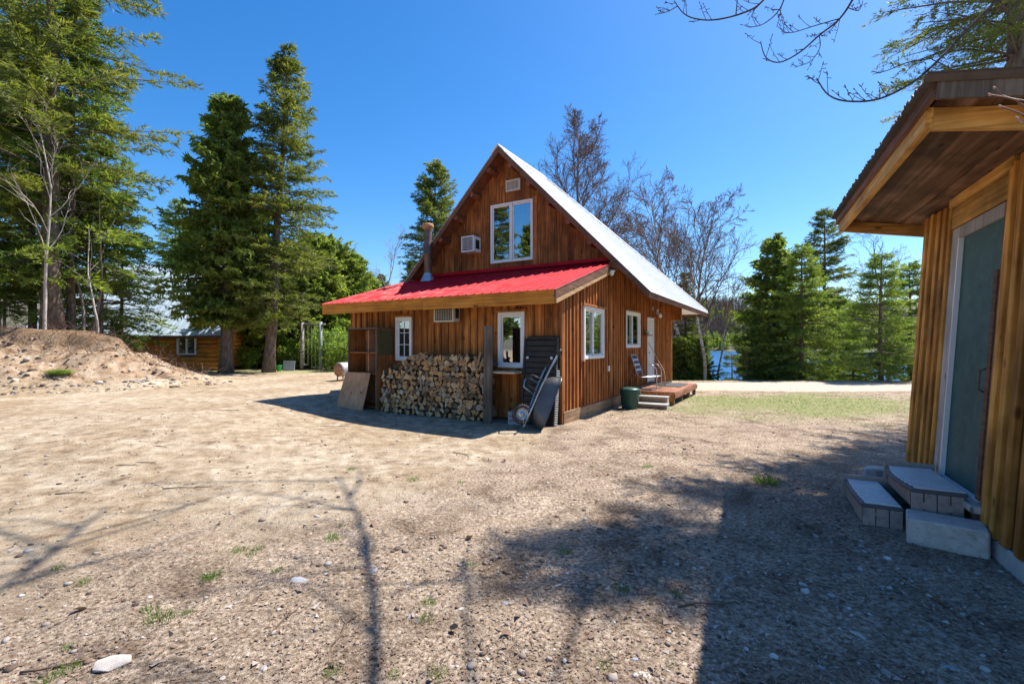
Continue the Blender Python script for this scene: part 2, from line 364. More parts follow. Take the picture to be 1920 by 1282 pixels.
# ------------------------------------------------------------------ ground
TOE = np.array([(-60, 12.6), (-16.5, 13.2), (-13.6, 13.9), (-12.3, 14.6), (-11.2, 15.5), (-11.2, 16.8), (-12.8, 18.4), (-16, 19.6), (-60, 20.4)])
def inside_dist(x, y):
    x = np.asarray(x, float); y = np.asarray(y, float)
    d = np.full(x.shape, 1e9); ins = np.zeros(x.shape, bool)
    n = len(TOE)
    for i in range(n):
        a = TOE[i]; b = TOE[(i + 1) % n]
        ab = b - a; t = np.clip(((x - a[0]) * ab[0] + (y - a[1]) * ab[1]) / (ab @ ab), 0, 1)
        d = np.minimum(d, np.hypot(x - a[0] - t * ab[0], y - a[1] - t * ab[1]))
        c = ((a[1] > y) != (b[1] > y)) & (x < (b[0] - a[0]) * (y - a[1]) / (b[1] - a[1] + 1e-9) + a[0])
        ins ^= c
    return np.where(ins, d, -d)
def track_mask(x, y):
    c = 6.0 - .16 * (x + 4) + .035 * (x + 4) ** 2 * (x < -4)
    d = np.minimum(np.abs(y - c - .8), np.abs(y - c + .8)) + .35 * fbm(x * .8, y * .8, 3)
    return smooth(.42, .08, d) * smooth(3.5, -1.0, x)
LAKE = -4.2
def ground_h(x, y, rough=True):
    x = np.asarray(x, float); y = np.asarray(y, float)
    h = 0.22 * smooth(-2.5, -6.5, x) * smooth(4.0, 9.0, y) + 0.03 * smooth(12, 24, y) * smooth(0, -6, x)
    # fall to the lake on the right / far side
    side = smooth(-4, 6, x - 0.05 * (y - 20))
    h = h - side * (0.9 * smooth(20.5, 25, y) + 7.5 * smooth(25, 62, y))
    # hills beyond the water
    dist = np.hypot(x, y)
    hill = 62 * smooth(320, 500, y - 0.15 * x) * (0.75 + 0.7 * fbm(x / 160, y / 160, 3)) + 14 * smooth(500, 900, dist)
    h = h + hill
    bd = inside_dist(x + 1.1 * fbm(x * .7, y * .7, 3), y + 0.9 * fbm(x * .9 + 40, y * .9, 3))
    bank = 1.85 * (.78 * smooth(-1.3, 2.3, bd) + .22 * smooth(1.6, 2.1, bd)) * (0.66 + 0.36 * smooth(-10.8, -16.5, x))
    h = h + bank
    if rough:
        h = h - .018 * track_mask(x, y)
        near = smooth(40, 18, dist)
        h = h + near * (0.05 * fbm(x * .55, y * .55, 3) + 0.022 * fbm(x * 2.3, y * 2.3, 4))
        h = h + near * smooth(-0.6, 0.6, bd) * smooth(2.6, 1.2, bd) * (0.6 * fbm(x * 1.5, y * 1.5, 4) + 0.34 * fbm(x * 4.5, y * 4.5, 4))
    return h
def gz(x, y): return float(ground_h(np.array([x]), np.array([y]))[0])

def axis_pts(lo, hi, a, b, step, grow=1.16):
    p = list(np.arange(a, b + 1e-6, step)); s = step
    q = b
    while q < hi: s *= grow; q += s; p.append(q)
    s = step; q = a
    while q > lo: s *= grow; q -= s; p.insert(0, q)
    return np.array(p)
xs = axis_pts(-1500, 1500, -18, 14, 0.13); ys = axis_pts(-600, 1600, 0.6, 24, 0.13)
GX, GY = np.meshgrid(xs, ys); GZ = ground_h(GX, GY)
nx, ny = len(xs), len(ys)
idx = np.arange(nx * ny).reshape(ny, nx)
F = np.stack([idx[:-1, :-1], idx[:-1, 1:], idx[1:, 1:], idx[1:, :-1]], -1).reshape(-1, 4)

def thatch_mask(x, y):
    f = 0.72 * (x + 1.2) - 0.62 * (y - 4.3)
    f = f + 5.0 * fbm(x * .35, y * .35, 3)
    f = np.maximum(f, 1.6 * (x - 0.2) + 3.5 * fbm(x * .5, y * .5, 3))
    return smooth(-2.0, 1.6, f)
def road_mask(x, y):
    c = 17.9 - 0.05 * (x - 8)
    return smooth(2.3, 1.0, np.abs(y - c + 1.4 * fbm(x * .3, y * .3, 2))) * smooth(2.5, 5.5, x)
def green_mask(x, y):
    g = smooth(5.4, 1.0, np.hypot((x - 7.4) / 1.35, (y - 12.6) / .8) + 4.2 * fbm(x * .7, y * 1.2, 4)) * .9
    g = np.maximum(g, smooth(19.9, 21, y) * smooth(3, 5, x) * 0.7)
    g = np.maximum(g, 0.7 * smooth(20.5, 22.5, y + 1.5 * fbm(x, y, 2)) * smooth(2, -4, x))
    return g
def litter_mask(x, y):
    return smooth(-1.0, 2.2, x - 1.0 + 0.25 * (3.4 - y)) * smooth(6.2, 3.6, y)
gm = fastmesh('ground', np.stack([GX, GY, GZ], -1).reshape(-1, 3), F, [], smoothf=True)
ca = gm.color_attributes.new('zones', 'FLOAT_COLOR', 'POINT')
bdm = inside_dist(GX, GY)
ca2 = gm.color_attributes.new('topsoil', 'FLOAT_COLOR', 'POINT')
ts = .85 * smooth(1.5, 2.1, bdm + .9 * fbm(GX * 1.4, GY * 1.4, 3)).reshape(-1); ca2.data.foreach_set('color', np.ascontiguousarray(np.stack([ts, track_mask(GX, GY).reshape(-1), ts * 0, ts * 0 + 1], -1), dtype=np.float32).ravel())
cols = np.stack([thatch_mask(GX, GY), green_mask(GX, GY), road_mask(GX, GY), np.maximum(smooth(-.5, .5, bdm), 0)], -1).reshape(-1, 4)
ca.data.foreach_set('color', np.ascontiguousarray(cols, dtype=np.float32).ravel())
def ground_material():
    m, nt, b = newmat('yard_ground'); L = nt.links
    at = N(nt, 'ShaderNodeAttribute', attribute_name='zones'); sp = N(nt, 'ShaderNodeSeparateColor'); L.new(at.outputs['Color'], sp.inputs[0])
    tc = N(nt, 'ShaderNodeTexCoord')
    def noise(s, d=6.0, r=0.6, dist=0.0):
        n = N(nt, 'ShaderNodeTexNoise', Scale=s, Detail=d, Roughness=r, Distortion=dist); L.new(tc.outputs['Object'], n.inputs['Vector']); return n.outputs['Fac']
    nb = noise(0.55, 5); nm = noise(4.5, 8, 0.65); nf = noise(34, 8, 0.72); nff = noise(130, 4, 0.7)
    # bare packed dirt
    d1 = ramp(nt, [(0.30, (0.20, 0.142, 0.095)), (0.43, (0.38, 0.30, 0.215)), (0.55, (0.48, 0.395, 0.29)), (0.68, (0.61, 0.53, 0.42))]); L.new(nm, d1.inputs[0])
    d2 = ramp(nt, [(0.38, (0.82, 0.75, 0.67)), (0.62, (1.08, 1.08, 1.08))]); L.new(nb, d2.inputs[0])
    dirt = mixn(nt, d1.outputs[0], d2.outputs[0], 1.0, 'MULTIPLY')
    # thatch: matted dead grass and leaf crumbs
    t1 = ramp(nt, [(0.32, (0.075, 0.05, 0.038)), (0.43, (0.26, 0.195, 0.145)), (0.54, (0.46, 0.37, 0.285)), (0.68, (0.76, 0.67, 0.56))]); L.new(nf, t1.inputs[0])
    nq = noise(1.7, 7, 0.7, 0.6); t2 = ramp(nt, [(0.36, (0.50, 0.44, 0.40)), (0.5, (0.92, 0.89, 0.86)), (0.66, (1.16, 1.12, 1.08))]); L.new(nq, t2.inputs[0])
    th = mixn(nt, t1.outputs[0], t2.outputs[0], 1.0, 'MULTIPLY')
    # threshold zones with noise
    def zone(sock, lo, hi, n):
        s = N(nt, 'ShaderNodeMath', operation='ADD'); L.new(sock, s.inputs[0]); L.new(n, s.inputs[1])
        r = N(nt, 'ShaderNodeMapRange', interpolation_type='SMOOTHSTEP'); r.inputs['From Min'].default_value = lo; r.inputs['From Max'].default_value = hi
        L.new(s.outputs[0], r.inputs['Value']); return r.outputs[0]
    c = mixn(nt, dirt, th, zone(sp.outputs[0], 0.72, 1.3, nm))
    rd = ramp(nt, [(0.3, (0.44, 0.36, 0.28)), (0.6, (0.60, 0.52, 0.43))]); L.new(nm, rd.inputs[0])
    c = mixn(nt, c, rd.outputs[0], zone(sp.outputs[2], 0.75, 1.2, nm))
    gr = ramp(nt, [(0.3, (0.11, 0.13, 0.035)), (0.48, (0.25, 0.26, 0.10)), (0.66, (0.48, 0.42, 0.27))]); L.new(nf, gr.inputs[0])
    c = mixn(nt, c, gr.outputs[0], zone(sp.outputs[1], 0.72, 1.45, nm))
    bk = ramp(nt, [(0.34, (0.17, 0.10, 0.06)), (0.47, (0.37, 0.255, 0.165)), (0.68, (0.56, 0.45, 0.34))]); L.new(noise(3.2, 9, 0.7, 0.4), bk.inputs[0])
    al = zone(at.outputs['Alpha'], 0.7, 1.1, nm); c = mixn(nt, c, bk.outputs[0], al)
    at2 = N(nt, 'ShaderNodeAttribute', attribute_name='topsoil'); tsr = ramp(nt, [(0.35, (0.10, 0.06, 0.035)), (0.6, (0.27, 0.175, 0.105))]); L.new(nf, tsr.inputs[0]); tss = N(nt, 'ShaderNodeSeparateColor'); L.new(at2.outputs['Color'], tss.inputs[0]); c = mixn(nt, c, tsr.outputs[0], tss.outputs[0])
    tk_ = ramp(nt, [(0.3, (0.42, 0.335, 0.25)), (0.65, (0.60, 0.52, 0.43))]); L.new(nm, tk_.inputs[0]); c = mixn(nt, c, tk_.outputs[0], zone(tss.outputs[1], 0.85, 3.2, nm))
    # scattered pale grit and dark crumbs
    v = N(nt, 'ShaderNodeTexVoronoi', Scale=48.0); L.new(tc.outputs['Object'], v.inputs['Vector'])
    vr = ramp(nt, [(0.0, (1, 1, 1)), (0.12, (1, 1, 1)), (0.2, (0, 0, 0))]); L.new(v.outputs['Distance'], vr.inputs[0])
    gate = ramp(nt, [(0.52, (0, 0, 0)), (0.6, (1, 1, 1))]); L.new(nm, gate.inputs[0])
    k = mixn(nt, vr.outputs[0], gate.outputs[0], 1.0, 'MULTIPLY')
    c = mixn(nt, c, (0.5, 0.44, 0.38), k)
    fr = ramp(nt, [(0.3, (0.72, 0.70, 0.68)), (0.62, (1.1, 1.1, 1.1))]); L.new(nff, fr.inputs[0]); c = mixn(nt, c, fr.outputs[0], 1.0, 'MULTIPLY')
    # far woodland floor
    ln = N(nt, 'ShaderNodeVectorMath', operation='LENGTH'); L.new(tc.outputs['Object'], ln.inputs[0])
    fm = N(nt, 'ShaderNodeMapRange'); fm.inputs['From Min'].default_value = 60; fm.inputs['From Max'].default_value = 140; L.new(ln.outputs['Value'], fm.inputs['Value'])
    fc = ramp(nt, [(0.35, (0.085, 0.095, 0.05)), (0.6, (0.17, 0.145, 0.115))]); L.new(noise(0.03, 6, .6), fc.inputs[0]); c = mixn(nt, c, fc.outputs[0], fm.outputs[0])
    L.new(c, b.inputs['Base Color']); b.inputs['Roughness'].default_value = 0.95; b.inputs['Specular IOR Level'].default_value = 0.1
    a = N(nt, 'ShaderNodeMath', operation='MULTIPLY_ADD'); L.new(nf, a.inputs[0]); a.inputs[1].default_value = 0.4; L.new(nm, a.inputs[2])
    a2 = N(nt, 'ShaderNodeMath', operation='MULTIPLY_ADD'); L.new(nff, a2.inputs[0]); a2.inputs[1].default_value = 0.16; L.new(a.outputs[0], a2.inputs[2])
    bp = N(nt, 'ShaderNodeBump', Strength=0.9, Distance=0.07); L.new(a2.outputs[0], bp.inputs['Height']); L.new(bp.outputs[0], b.inputs['Normal'])
    return m
gm.materials.append(ground_material())
tag(link('ground', gm), kind='structure')
# lake
wm, wnt, wb = newmat('lake_water'); 
wb.inputs['Base Color'].default_value = (0.012, 0.09, 0.22, 1); wb.inputs['Roughness'].default_value = 0.3; wb.inputs['Specular IOR Level'].default_value = 0.3; wb.inputs['IOR'].default_value = 1.33
wtc = N(wnt, 'ShaderNodeTexCoord'); wmp = N(wnt, 'ShaderNodeMapping'); wmp.inputs['Scale'].default_value = (0.5, 1.3, 1); wnt.links.new(wtc.outputs['Object'], wmp.inputs[0])
wn = N(wnt, 'ShaderNodeTexNoise', Scale=1.0, Detail=4.0); wnt.links.new(wmp.outputs[0], wn.inputs['Vector'])
wbp = N(wnt, 'ShaderNodeBump', Strength=0.6, Distance=0.5); wnt.links.new(wn.outputs['Fac'], wbp.inputs['Height']); wnt.links.new(wbp.outputs[0], wb.inputs['Normal'])
mb = MB(); mb.add([(-140, 30, LAKE), (520, 30, LAKE), (520, 520, LAKE), (-140, 520, LAKE)], [(0, 1, 2, 3)])
tag(mb.build('lake', wm, fix=False), kind='structure')

# ------------------------------------------------------------------ house
HC = Vector((0.99, 9.39, 0.0)); HROT = -math.atan2(0.509, 0.861)
house = thing('wooden_house', 'brown board-sided house with steep white metal roof and red lean-to roof', 'house', HC, (0, 0, HROT))
HM = Matrix.Translation(HC) @ Matrix.Rotation(HROT, 4, 'Z')
def hw(x, y, z=0.0): return HM @ Vector((x, y, z))
HX0, YG, YB = -6.15, 2.95, 10.0          # left wall, gable wall, back wall
RX, RZ, RT = -3.06, 7.14, 1.024          # ridge x, ridge height, roof pitch
RY0, RY1, RYR = 2.5, 11.6, 5.0      # roof front, back eave, back end of the ridge (hipped rear)
def hip_x(y, sx): return RX + sx * 4.14 * max(0.0, (y - RYR) / (RY1 - RYR))
def roof_z(x): return RZ - RT * abs(x - RX)
LZ0, LT = 2.65, 0.3014                   # lean-to eave height and pitch
def lean_z(y): return LZ0 + LT * (y + 0.6)

def wall_strips(parent, mapf, a_edges, zb, topf, openings, d0, d1, name, mat, breaks=(), bevel=0.0):
    """vertical boards between consecutive a_edges, notched round the openings (a0,a1,z0,z1)"""
    objs = []
    for a, b in a_edges:
        cuts = sorted({a, b} | {q for o in openings for q in o[:2] if a < q < b} | {q for q in breaks if a < q < b})
        pieces = []
        for p, q in zip(cuts[:-1], cuts[1:]):
            mid = (p + q) / 2
            iv = [(zb, None)]
            for o in sorted([o for o in openings if o[0] < mid < o[1]], key=lambda t: t[2]):
                lo, hi = iv.pop(); iv.append((lo, o[2])); iv.append((o[3], hi))
            pieces.append([(p, q, lo, hi) for lo, hi in iv])
        if all(len(pc) > 1 for pc in pieces):
            groups = [[pc[k] for pc in pieces] for k in range(min(len(pc) for pc in pieces))]
        else: groups = [[x for pc in pieces for x in pc]]
        for g in groups:
            m_ = MB(); ok = False
            for p, q, lo, hi in g:
                t0 = topf(p + 1e-4) if hi is None else hi; t1 = topf(q - 1e-4) if hi is None else hi
                if max(t0, t1) - lo < 0.02: continue
                t0 = max(t0, lo + .001); t1 = max(t1, lo + .001); ok = True
                m_.hexa([mapf(p, d0, lo), mapf(q, d0, lo), mapf(q, d1, lo), mapf(p, d1, lo)], [mapf(p, d0, t0), mapf(q, d0, t1), mapf(q, d1, t1), mapf(p, d1, t0)])
            if ok: objs.append(m_.build(name, mat, parent, bevel=bevel))
    return objs
def edges(a, b, step, gap=0.004, jit=0.0):
    n = max(1, round((b - a) / step)); s = (b - a) / n; e = []
    cut = [a + i * s + (random.uniform(-jit, jit) if 0 < i < n else 0) for i in range(n + 1)]
    return [(cut[i] + gap / 2, cut[i + 1] - gap / 2) for i in range(n)], cut
def sheath(parent, name, mapf, a0, a1, zb, topf, openings, d0, d1, mat, breaks=()):
    cuts = sorted({a0, a1} | {q for o in openings for q in o[:2]} | set(breaks))
    m_ = MB()
    for p, q in zip(cuts[:-1], cuts[1:]):
        mid = (p + q) / 2; iv = [(zb, None)]
        for o in sorted([o for o in openings if o[0] < mid < o[1]], key=lambda t: t[2]):
            lo, hi = iv.pop(); iv.append((lo, o[2])); iv.append((o[3], hi))
        for lo, hi in iv:
            t0 = topf(p + 1e-4) if hi is None else hi; t1 = topf(q - 1e-4) if hi is None else hi
            if max(t0, t1) - lo < .01: continue
            m_.hexa([mapf(p, d0, lo), mapf(q, d0, lo), mapf(q, d1, lo), mapf(p, d1, lo)], [mapf(p, d0, t0), mapf(q, d0, t1), mapf(q, d1, t1), mapf(p, d1, t0)])
    return m_.build(name, mat, parent)

front = lambda a, d, z: (a, -d, z)
gablef = lambda a, d, z: (a, YG - d, z)
right = lambda a, d, z: (d, a, z)
W_F1 = (-4.49, -3.96, 1.20, 2.265); W_F2 = (-1.484, -0.833, 1.10, 2.28)
W_R1 = (1.10, 2.40, 1.265, 2.445); W_R2 = (4.20, 5.61, 1.50, 2.53); D_R = (6.52, 7.36, 0.36, 2.45)
W_G = (-3.60, -2.205, 3.945, 5.645)
# front (lean-to) wall
ftop = lambda a: lean_z(0) - 0.17
wf = sheath(house, 'wall', front, HX0, 0.0, 0.02, ftop, [W_F1, W_F2], -0.09, -0.03, M['interior'])
e, cut = edges(HX0, 0.0, 0.205, 0.006, 0.012)
wall_strips(wf, front, e, 0.03, ftop, [W_F1, W_F2], -0.03, 0.0, 'board', M['siding'])
bt = [(c - .021 - random.uniform(0, .006), c + .021 + random.uniform(0, .006)) for c in cut[1:-1]]
wall_strips(wf, front, bt, 0.03, ftop, [(W_F1[0] - .03, W_F1[1] + .03, *W_F1[2:]), (W_F2[0] - .03, W_F2[1] + .03, *W_F2[2:])], 0.0, 0.024, 'batten', M['gable'])
# right wall
def rtop(y): return lean_z(y) - 0.17 if y < YG else roof_z(0.0) - 0.16
RO = [W_R1, W_R2, D_R]
wr = sheath(house, 'wall', right, 0.0, YB, 0.02, rtop, RO, -0.09, -0.03, M['interior'], [YG])
e, cut = edges(0.0, YB, 0.19, 0.006, 0.012)
wall_strips(wr, right, e, 0.24, rtop, RO, -0.03, 0.0, 'board', M['siding'], [YG])
bt = [(c - .023 - random.uniform(0, .005), c + .023 + random.uniform(0, .005)) for c in cut[1:-1]]
ROb = [(o[0] - .035, o[1] + .035, o[2] - .02, o[3] + .03) for o in RO]
wall_strips(wr, right, bt, 0.25, rtop, ROb, 0.0, 0.042, 'batten', M['batten'], [YG])
for y0, y1 in ((0.0, 2.9), (2.91, 3.95), (7.32, 10.0)):
    MB().box(-0.02, 0.05, y0 + .02, y1, -0.06, 0.235).build('skirt_board', M['skirt'], wr, bevel=0.004)
MB().box(-0.03, 0.052, 2.86, 2.98, 0.24, lean_z(2.92) - .2).build('seam_post', M['siding'], wr, bevel=.004)
MB().box(-0.03, 0.034, -0.033, 0.0, 0.02, 2.62).box(0.001, 0.036, 0.0, 0.10, 0.24, 2.62).build('corner_board', M['batten'], wr, bevel=.004)
MB().box(0.0, 0.06, 9.85, 10.03, 0.2, 3.6).build('corner_board', M['siding'], wr, bevel=.005)
# left and back walls, floor inside
sheath(house, 'wall', lambda a, d, z: (HX0 - d, a, z), 0.0, YB, 0.02, rtop, [], -0.09, 0.0, M['siding'], [YG])
sheath(house, 'wall', lambda a, d, z: (a, YB + d, z), HX0, 0.0, 0.02, lambda a: min(3.85, roof_z(a) - .16), [], -0.09, -0.002, M['siding'])
MB().box(HX0 + .1, -.1, .1, YB - .1, 0.02, 0.3).build('floor', M['interior'], house)
MB().box(HX0 + .1, -.1, 1.9, 1.96, 0.3, 2.9).build('inner_wall', M['interior'], house)
# gable wall
gtop = lambda a: roof_z(a) - 0.13
wg = sheath(house, 'wall', gablef, HX0, 0.0, 3.0, gtop, [W_G], -0.09, -0.03, M['interior'], [RX])
e, cut = edges(HX0, 0.0, 0.165, 0.005, 0.01)
wall_strips(wg, gablef, e, 3.3, gtop, [W_G], -0.03, 0.0, 'board', M['gable'], [RX])
for i, (a, b) in enumerate(e):          # slight overlap of alternate boards
    if i % 5 == 2 and not (W_G[0] - .2 < a < W_G[1] + .2):
        pass
MB().box(-4.6, -1.5, 4.6, 4.66, 3.2, 5.0).build('inner_wall', M['interior'], house)
MB().box(-3.62, -3.5, YG - .02, YG + .02, 3.6, 3.9).build('window_trim', M['gable'], house)
MB().box(-2.20, -2.08, YG - .022, YG + .02, 3.66, 5.70).build('window_trim', M['batten'], house)

def window(mapf, o, name, sashes, frame=0.05, grid=None, sill=True, proud=0.045, dmat='white'):
    """frame with its sashes and panes; sashes list of (a0,a1) fractions"""
    a0, a1, z0, z1 = o; m_ = MB()
    def bar(m, p, q, lo, hi, d0, d1):
        m.hexa([mapf(p, d0, lo), mapf(q, d0, lo), mapf(q, d1, lo), mapf(p, d1, lo)], [mapf(p, d0, hi), mapf(q, d0, hi), mapf(q, d1, hi), mapf(p, d1, hi)])
    f = frame
    bar(m_, a0, a0 + f, z0, z1, -.06, proud); bar(m_, a1 - f, a1, z0, z1, -.06, proud)
    bar(m_, a0 + f, a1 - f, z0, z0 + f, -.06, proud); bar(m_, a0 + f, a1 - f, z1 - f, z1, -.06, proud)
    w_ = m_.build(name, M[dmat], house, bevel=.004)
    n = len(sashes); ia0, ia1 = a0 + f, a1 - f
    for k, (s0, s1, dd) in enumerate(sashes):
        p, q = ia0 + (ia1 - ia0) * s0 + .002, ia0 + (ia1 - ia0) * s1 - .002
        sm = MB(); t = 0.032; lo, hi = z0 + f + .002, z1 - f - .002
        bar(sm, p, p + t, lo, hi, dd - .02, dd + .012); bar(sm, q - t, q, lo, hi, dd - .02, dd + .012)
        bar(sm, p + t, q - t, lo, lo + t, dd - .02, dd + .012); bar(sm, p + t, q - t, hi - t, hi, dd - .02, dd + .012)
        sm.build('sash', M[dmat], w_, bevel=.003)
        pm = MB(); bar(pm, p + t, q - t, lo + t, hi - t, dd - .006, dd - .002); pm.build('pane', M['glass'], w_)
        if grid and k in grid:
            gx, gz_ = grid[k]; gmb = MB()
            for i in range(1, gx): c = p + t + (q - p - 2 * t) * i / gx; bar(gmb, c - .008, c + .008, lo + t, hi - t, dd - .001, dd + .008)
            for i in range(1, gz_): c = lo + t + (hi - lo - 2 * t) * i / gz_; bar(gmb, p + t, q - t, c - .008, c + .008, dd - .002, dd + .007)
            gmb.build('muntin', M[dmat], w_)
    return w_
window(front, W_F1, 'window', [(0, 1, 0)], 0.065, {0: (2, 3)})
window(front, W_F2, 'window', [(0, 1, 0)], 0.075)
window(right, W_R1, 'window', [(0, .52, -.025), (.48, 1, .008)], 0.07, proud=.05)
window(right, W_R2, 'window', [(0, .52, -.025), (.48, 1, .008)], 0.07, proud=.05)
window(gablef, W_G, 'window', [(0, .47, 0), (.53, 1, 0)], 0.055)
MB().box((W_G[0] + W_G[1]) / 2 - .035, (W_G[0] + W_G[1]) / 2 + .035, YG - .044, YG + .03, W_G[2] + .056, W_G[3] - .056).build('mullion', M['white'], house, bevel=.004)
# curtains behind the side window, head boards above the side openings
m_ = MB(); pts = []
for i in range(25): pts.append((1.2 + i * .02, -0.13 - .018 * math.sin(i * 1.7)))
for (p, q) in zip(pts[:-1], pts[1:]): m_.add([(p[1], p[0], 1.33), (q[1], q[0], 1.33), (q[1], q[0], 2.4), (p[1], p[0], 2.4)], [(0, 1, 2, 3)])
m_.build('curtain', M['curtain'], house)
for o in (W_R1, W_R2, D_R): MB().box(0.0, .075, o[0] - .09, o[1] + .09, o[3] + .003, o[3] + .05).build('head_board', M['siding'], house, bevel=.004)
for o in (W_F1, W_F2): MB().box(o[0] - .05, o[1] + .05, -.05, 0.0, o[3] + .003, o[3] + .05).build('head_board', M['siding'], house, bevel=.004)
for o in (W_R1,): MB().box(0.0, .10, o[0] - .13, o[0] - .07, o[2] - .04, o[2] + .0).build('bracket', M['paleplank'], house)
# door
dr = MB().box(-.05, 0.0, D_R[0] + .07, D_R[1] - .07, D_R[2] + .02, D_R[3] - .07).build('door', M['offwhite'], house, bevel=.004)
MB().box(-.06, .03, D_R[0], D_R[0] + .065, D_R[2], D_R[3]).box(-.06, .03, D_R[1] - .065, D_R[1], D_R[2], D_R[3]).box(-.06, .03, D_R[0] + .065, D_R[1] - .065, D_R[3] - .065, D_R[3]).build('door_frame', M['white'], house, bevel=.004)
MB().lathe([(0.0, .07), (.028, .065), (.03, .05), (.012, .03), (.012, 0.0)], 12, M=Matrix.Translation((0, D_R[0] + .15, 1.32)) @ Matrix.Rotation(R(90), 4, 'Y')).build('handle', M['galv'], dr, True)
for z in (.62, 1.3, 1.85): MB().box(0.0, .006, D_R[0] + .2, D_R[1] - .2, z, z + .45).build('door_panel', M['offwhite'], dr, bevel=.004)

# main roof
m_ = MB()
for sx in (1, -1):
    ex = RX + sx * 4.14
    ze = roof_z(ex)
    for s, nm in ((sx, 'roof_deck'),):
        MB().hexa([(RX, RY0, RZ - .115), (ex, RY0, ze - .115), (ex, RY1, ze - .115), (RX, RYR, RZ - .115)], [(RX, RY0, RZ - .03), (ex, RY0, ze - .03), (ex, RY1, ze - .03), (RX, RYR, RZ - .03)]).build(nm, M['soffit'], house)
    # ribbed sheets along the slope
    nP = 10; pw = (RY1 - RY0 + .1) / nP
    for i in range(nP):
        y0 = RY0 - .05 + i * pw
        prof = []
        for k in range(4):
            yy = y0 + pw * k / 4
            prof += [(yy, 0), (yy + .012, .022), (yy + .034, .022), (yy + .046, 0)]
        prof.append((y0 + pw - .002, 0))
        pm = MB(); rr_ = 0.025; ex2 = RX + sx * 4.2
        for yy, zz in prof:
            hx_ = hip_x(yy, sx); pm.v.append((hx_, yy, roof_z(hx_) - rr_ + zz + .01)); pm.v.append((ex2, yy, roof_z(ex2) - rr_ + zz + .01))
        for k in range(len(prof) - 1): pm.f.append((2 * k, 2 * k + 1, 2 * k + 3, 2 * k + 2)); pm.m.append(0)
        pm.build('roof_panel', M['whiteroof'], house)
    # rake boards, eave fascia
    for yy in (RY0 - .04,):
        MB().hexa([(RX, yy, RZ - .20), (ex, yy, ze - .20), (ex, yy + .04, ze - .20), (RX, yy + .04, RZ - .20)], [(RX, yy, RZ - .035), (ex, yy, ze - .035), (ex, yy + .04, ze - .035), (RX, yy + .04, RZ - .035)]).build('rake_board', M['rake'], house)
    MB().box(ex - .02 if sx > 0 else ex - .02, ex + .02, RY0 + .001, RY1 - .001, ze - .20, ze - .045).build('eave_board', M['rake'], house, bevel=.004)
    # lookouts carrying the gable overhang
    for k in range(7):
        d = .42 + k * .58
        cx = RX + sx * d; cz = roof_z(cx) - .118
        if sx > 0 and cz < 3.2: continue
        u = Vector((sx, 0, -RT)).normalized(); nn = Vector((sx * RT, 0, 1)).normalized()
        c0 = Vector((cx, 0, cz)); lm = MB()
        q = [c0 - u * .07, c0 + u * .07, c0 + u * .07 - nn * .15, c0 - u * .07 - nn * .15]
        lm.extr([(p.x, p.z) for p in q], lambda a, b, k_: (a, RY0 + .002 if k_ == 0 else YG - .001, b))
        lm.build('lookout', M['soffit'], house)
    for k in range(9):           # rafter tails under the long eave
        if sx < 0: break
        yy = 3.3 + k * .95; x0 = 0.02; x1 = ex - .03
        MB().hexa([(x0, yy, roof_z(x0) - .22), (x1, yy, roof_z(x1) - .20), (x1, yy + .045, roof_z(x1) - .20), (x0, yy + .045, roof_z(x0) - .22)], [(x0, yy, roof_z(x0) - .118), (x1, yy, roof_z(x1) - .118), (x1, yy + .045, roof_z(x1) - .118), (x0, yy + .045, roof_z(x0) - .118)]).build('rafter', M['soffit'], house)
MB().hexa([(RX - .2, RY0 - .07, RZ - .2), (RX, RY0 - .07, RZ + .008), (RX, RYR + .1, RZ + .008), (RX - .2, RYR + .1, RZ - .2)], [(RX - .2, RY0 - .07, RZ - .17), (RX, RY0 - .07, RZ + .035), (RX, RYR + .1, RZ + .035), (RX - .2, RYR + .1, RZ - .17)]).hexa([(RX, RY0 - .07, RZ + .008), (RX + .2, RY0 - .07, RZ - .2), (RX + .2, RYR + .1, RZ - .2), (RX, RYR + .1, RZ + .008)], [(RX, RY0 - .07, RZ + .035), (RX + .2, RY0 - .07, RZ - .17), (RX + .2, RYR + .1, RZ - .17), (RX, RYR + .1, RZ + .035)]).build('ridge_cap', M['whiteroof'], house)
zE = roof_z(RX + 4.14); hp = MB()
hp.add([(RX, RYR, RZ - .02), (RX - 4.16, RY1 + .04, zE - .02), (RX + 4.16, RY1 + .04, zE - .02), (RX, RYR, RZ - .11), (RX - 4.14, RY1, zE - .11), (RX + 4.14, RY1, zE - .11)], [(0, 1, 2), (3, 5, 4), (1, 4, 5, 2)]); hp.build('hip_slope', M['whiteroof'], house)
for sx in (1, -1): MB().tube([(RX, RYR, RZ + .01), (RX + sx * 4.14, RY1, zE + .01)], .04, 8).build('hip_cap', M['whiteroof'], house, True)
MB().box(RX - 4.12, RX + 4.12, RY1 - .02, RY1 + .02, zE - .2, zE - .05).build('eave_board', M['rake'], house)
MB().box(0.0, .42, 9.82, 10.02, 2.5, 3.2).build('porch_beam', M['siding'], house, bevel=.006)
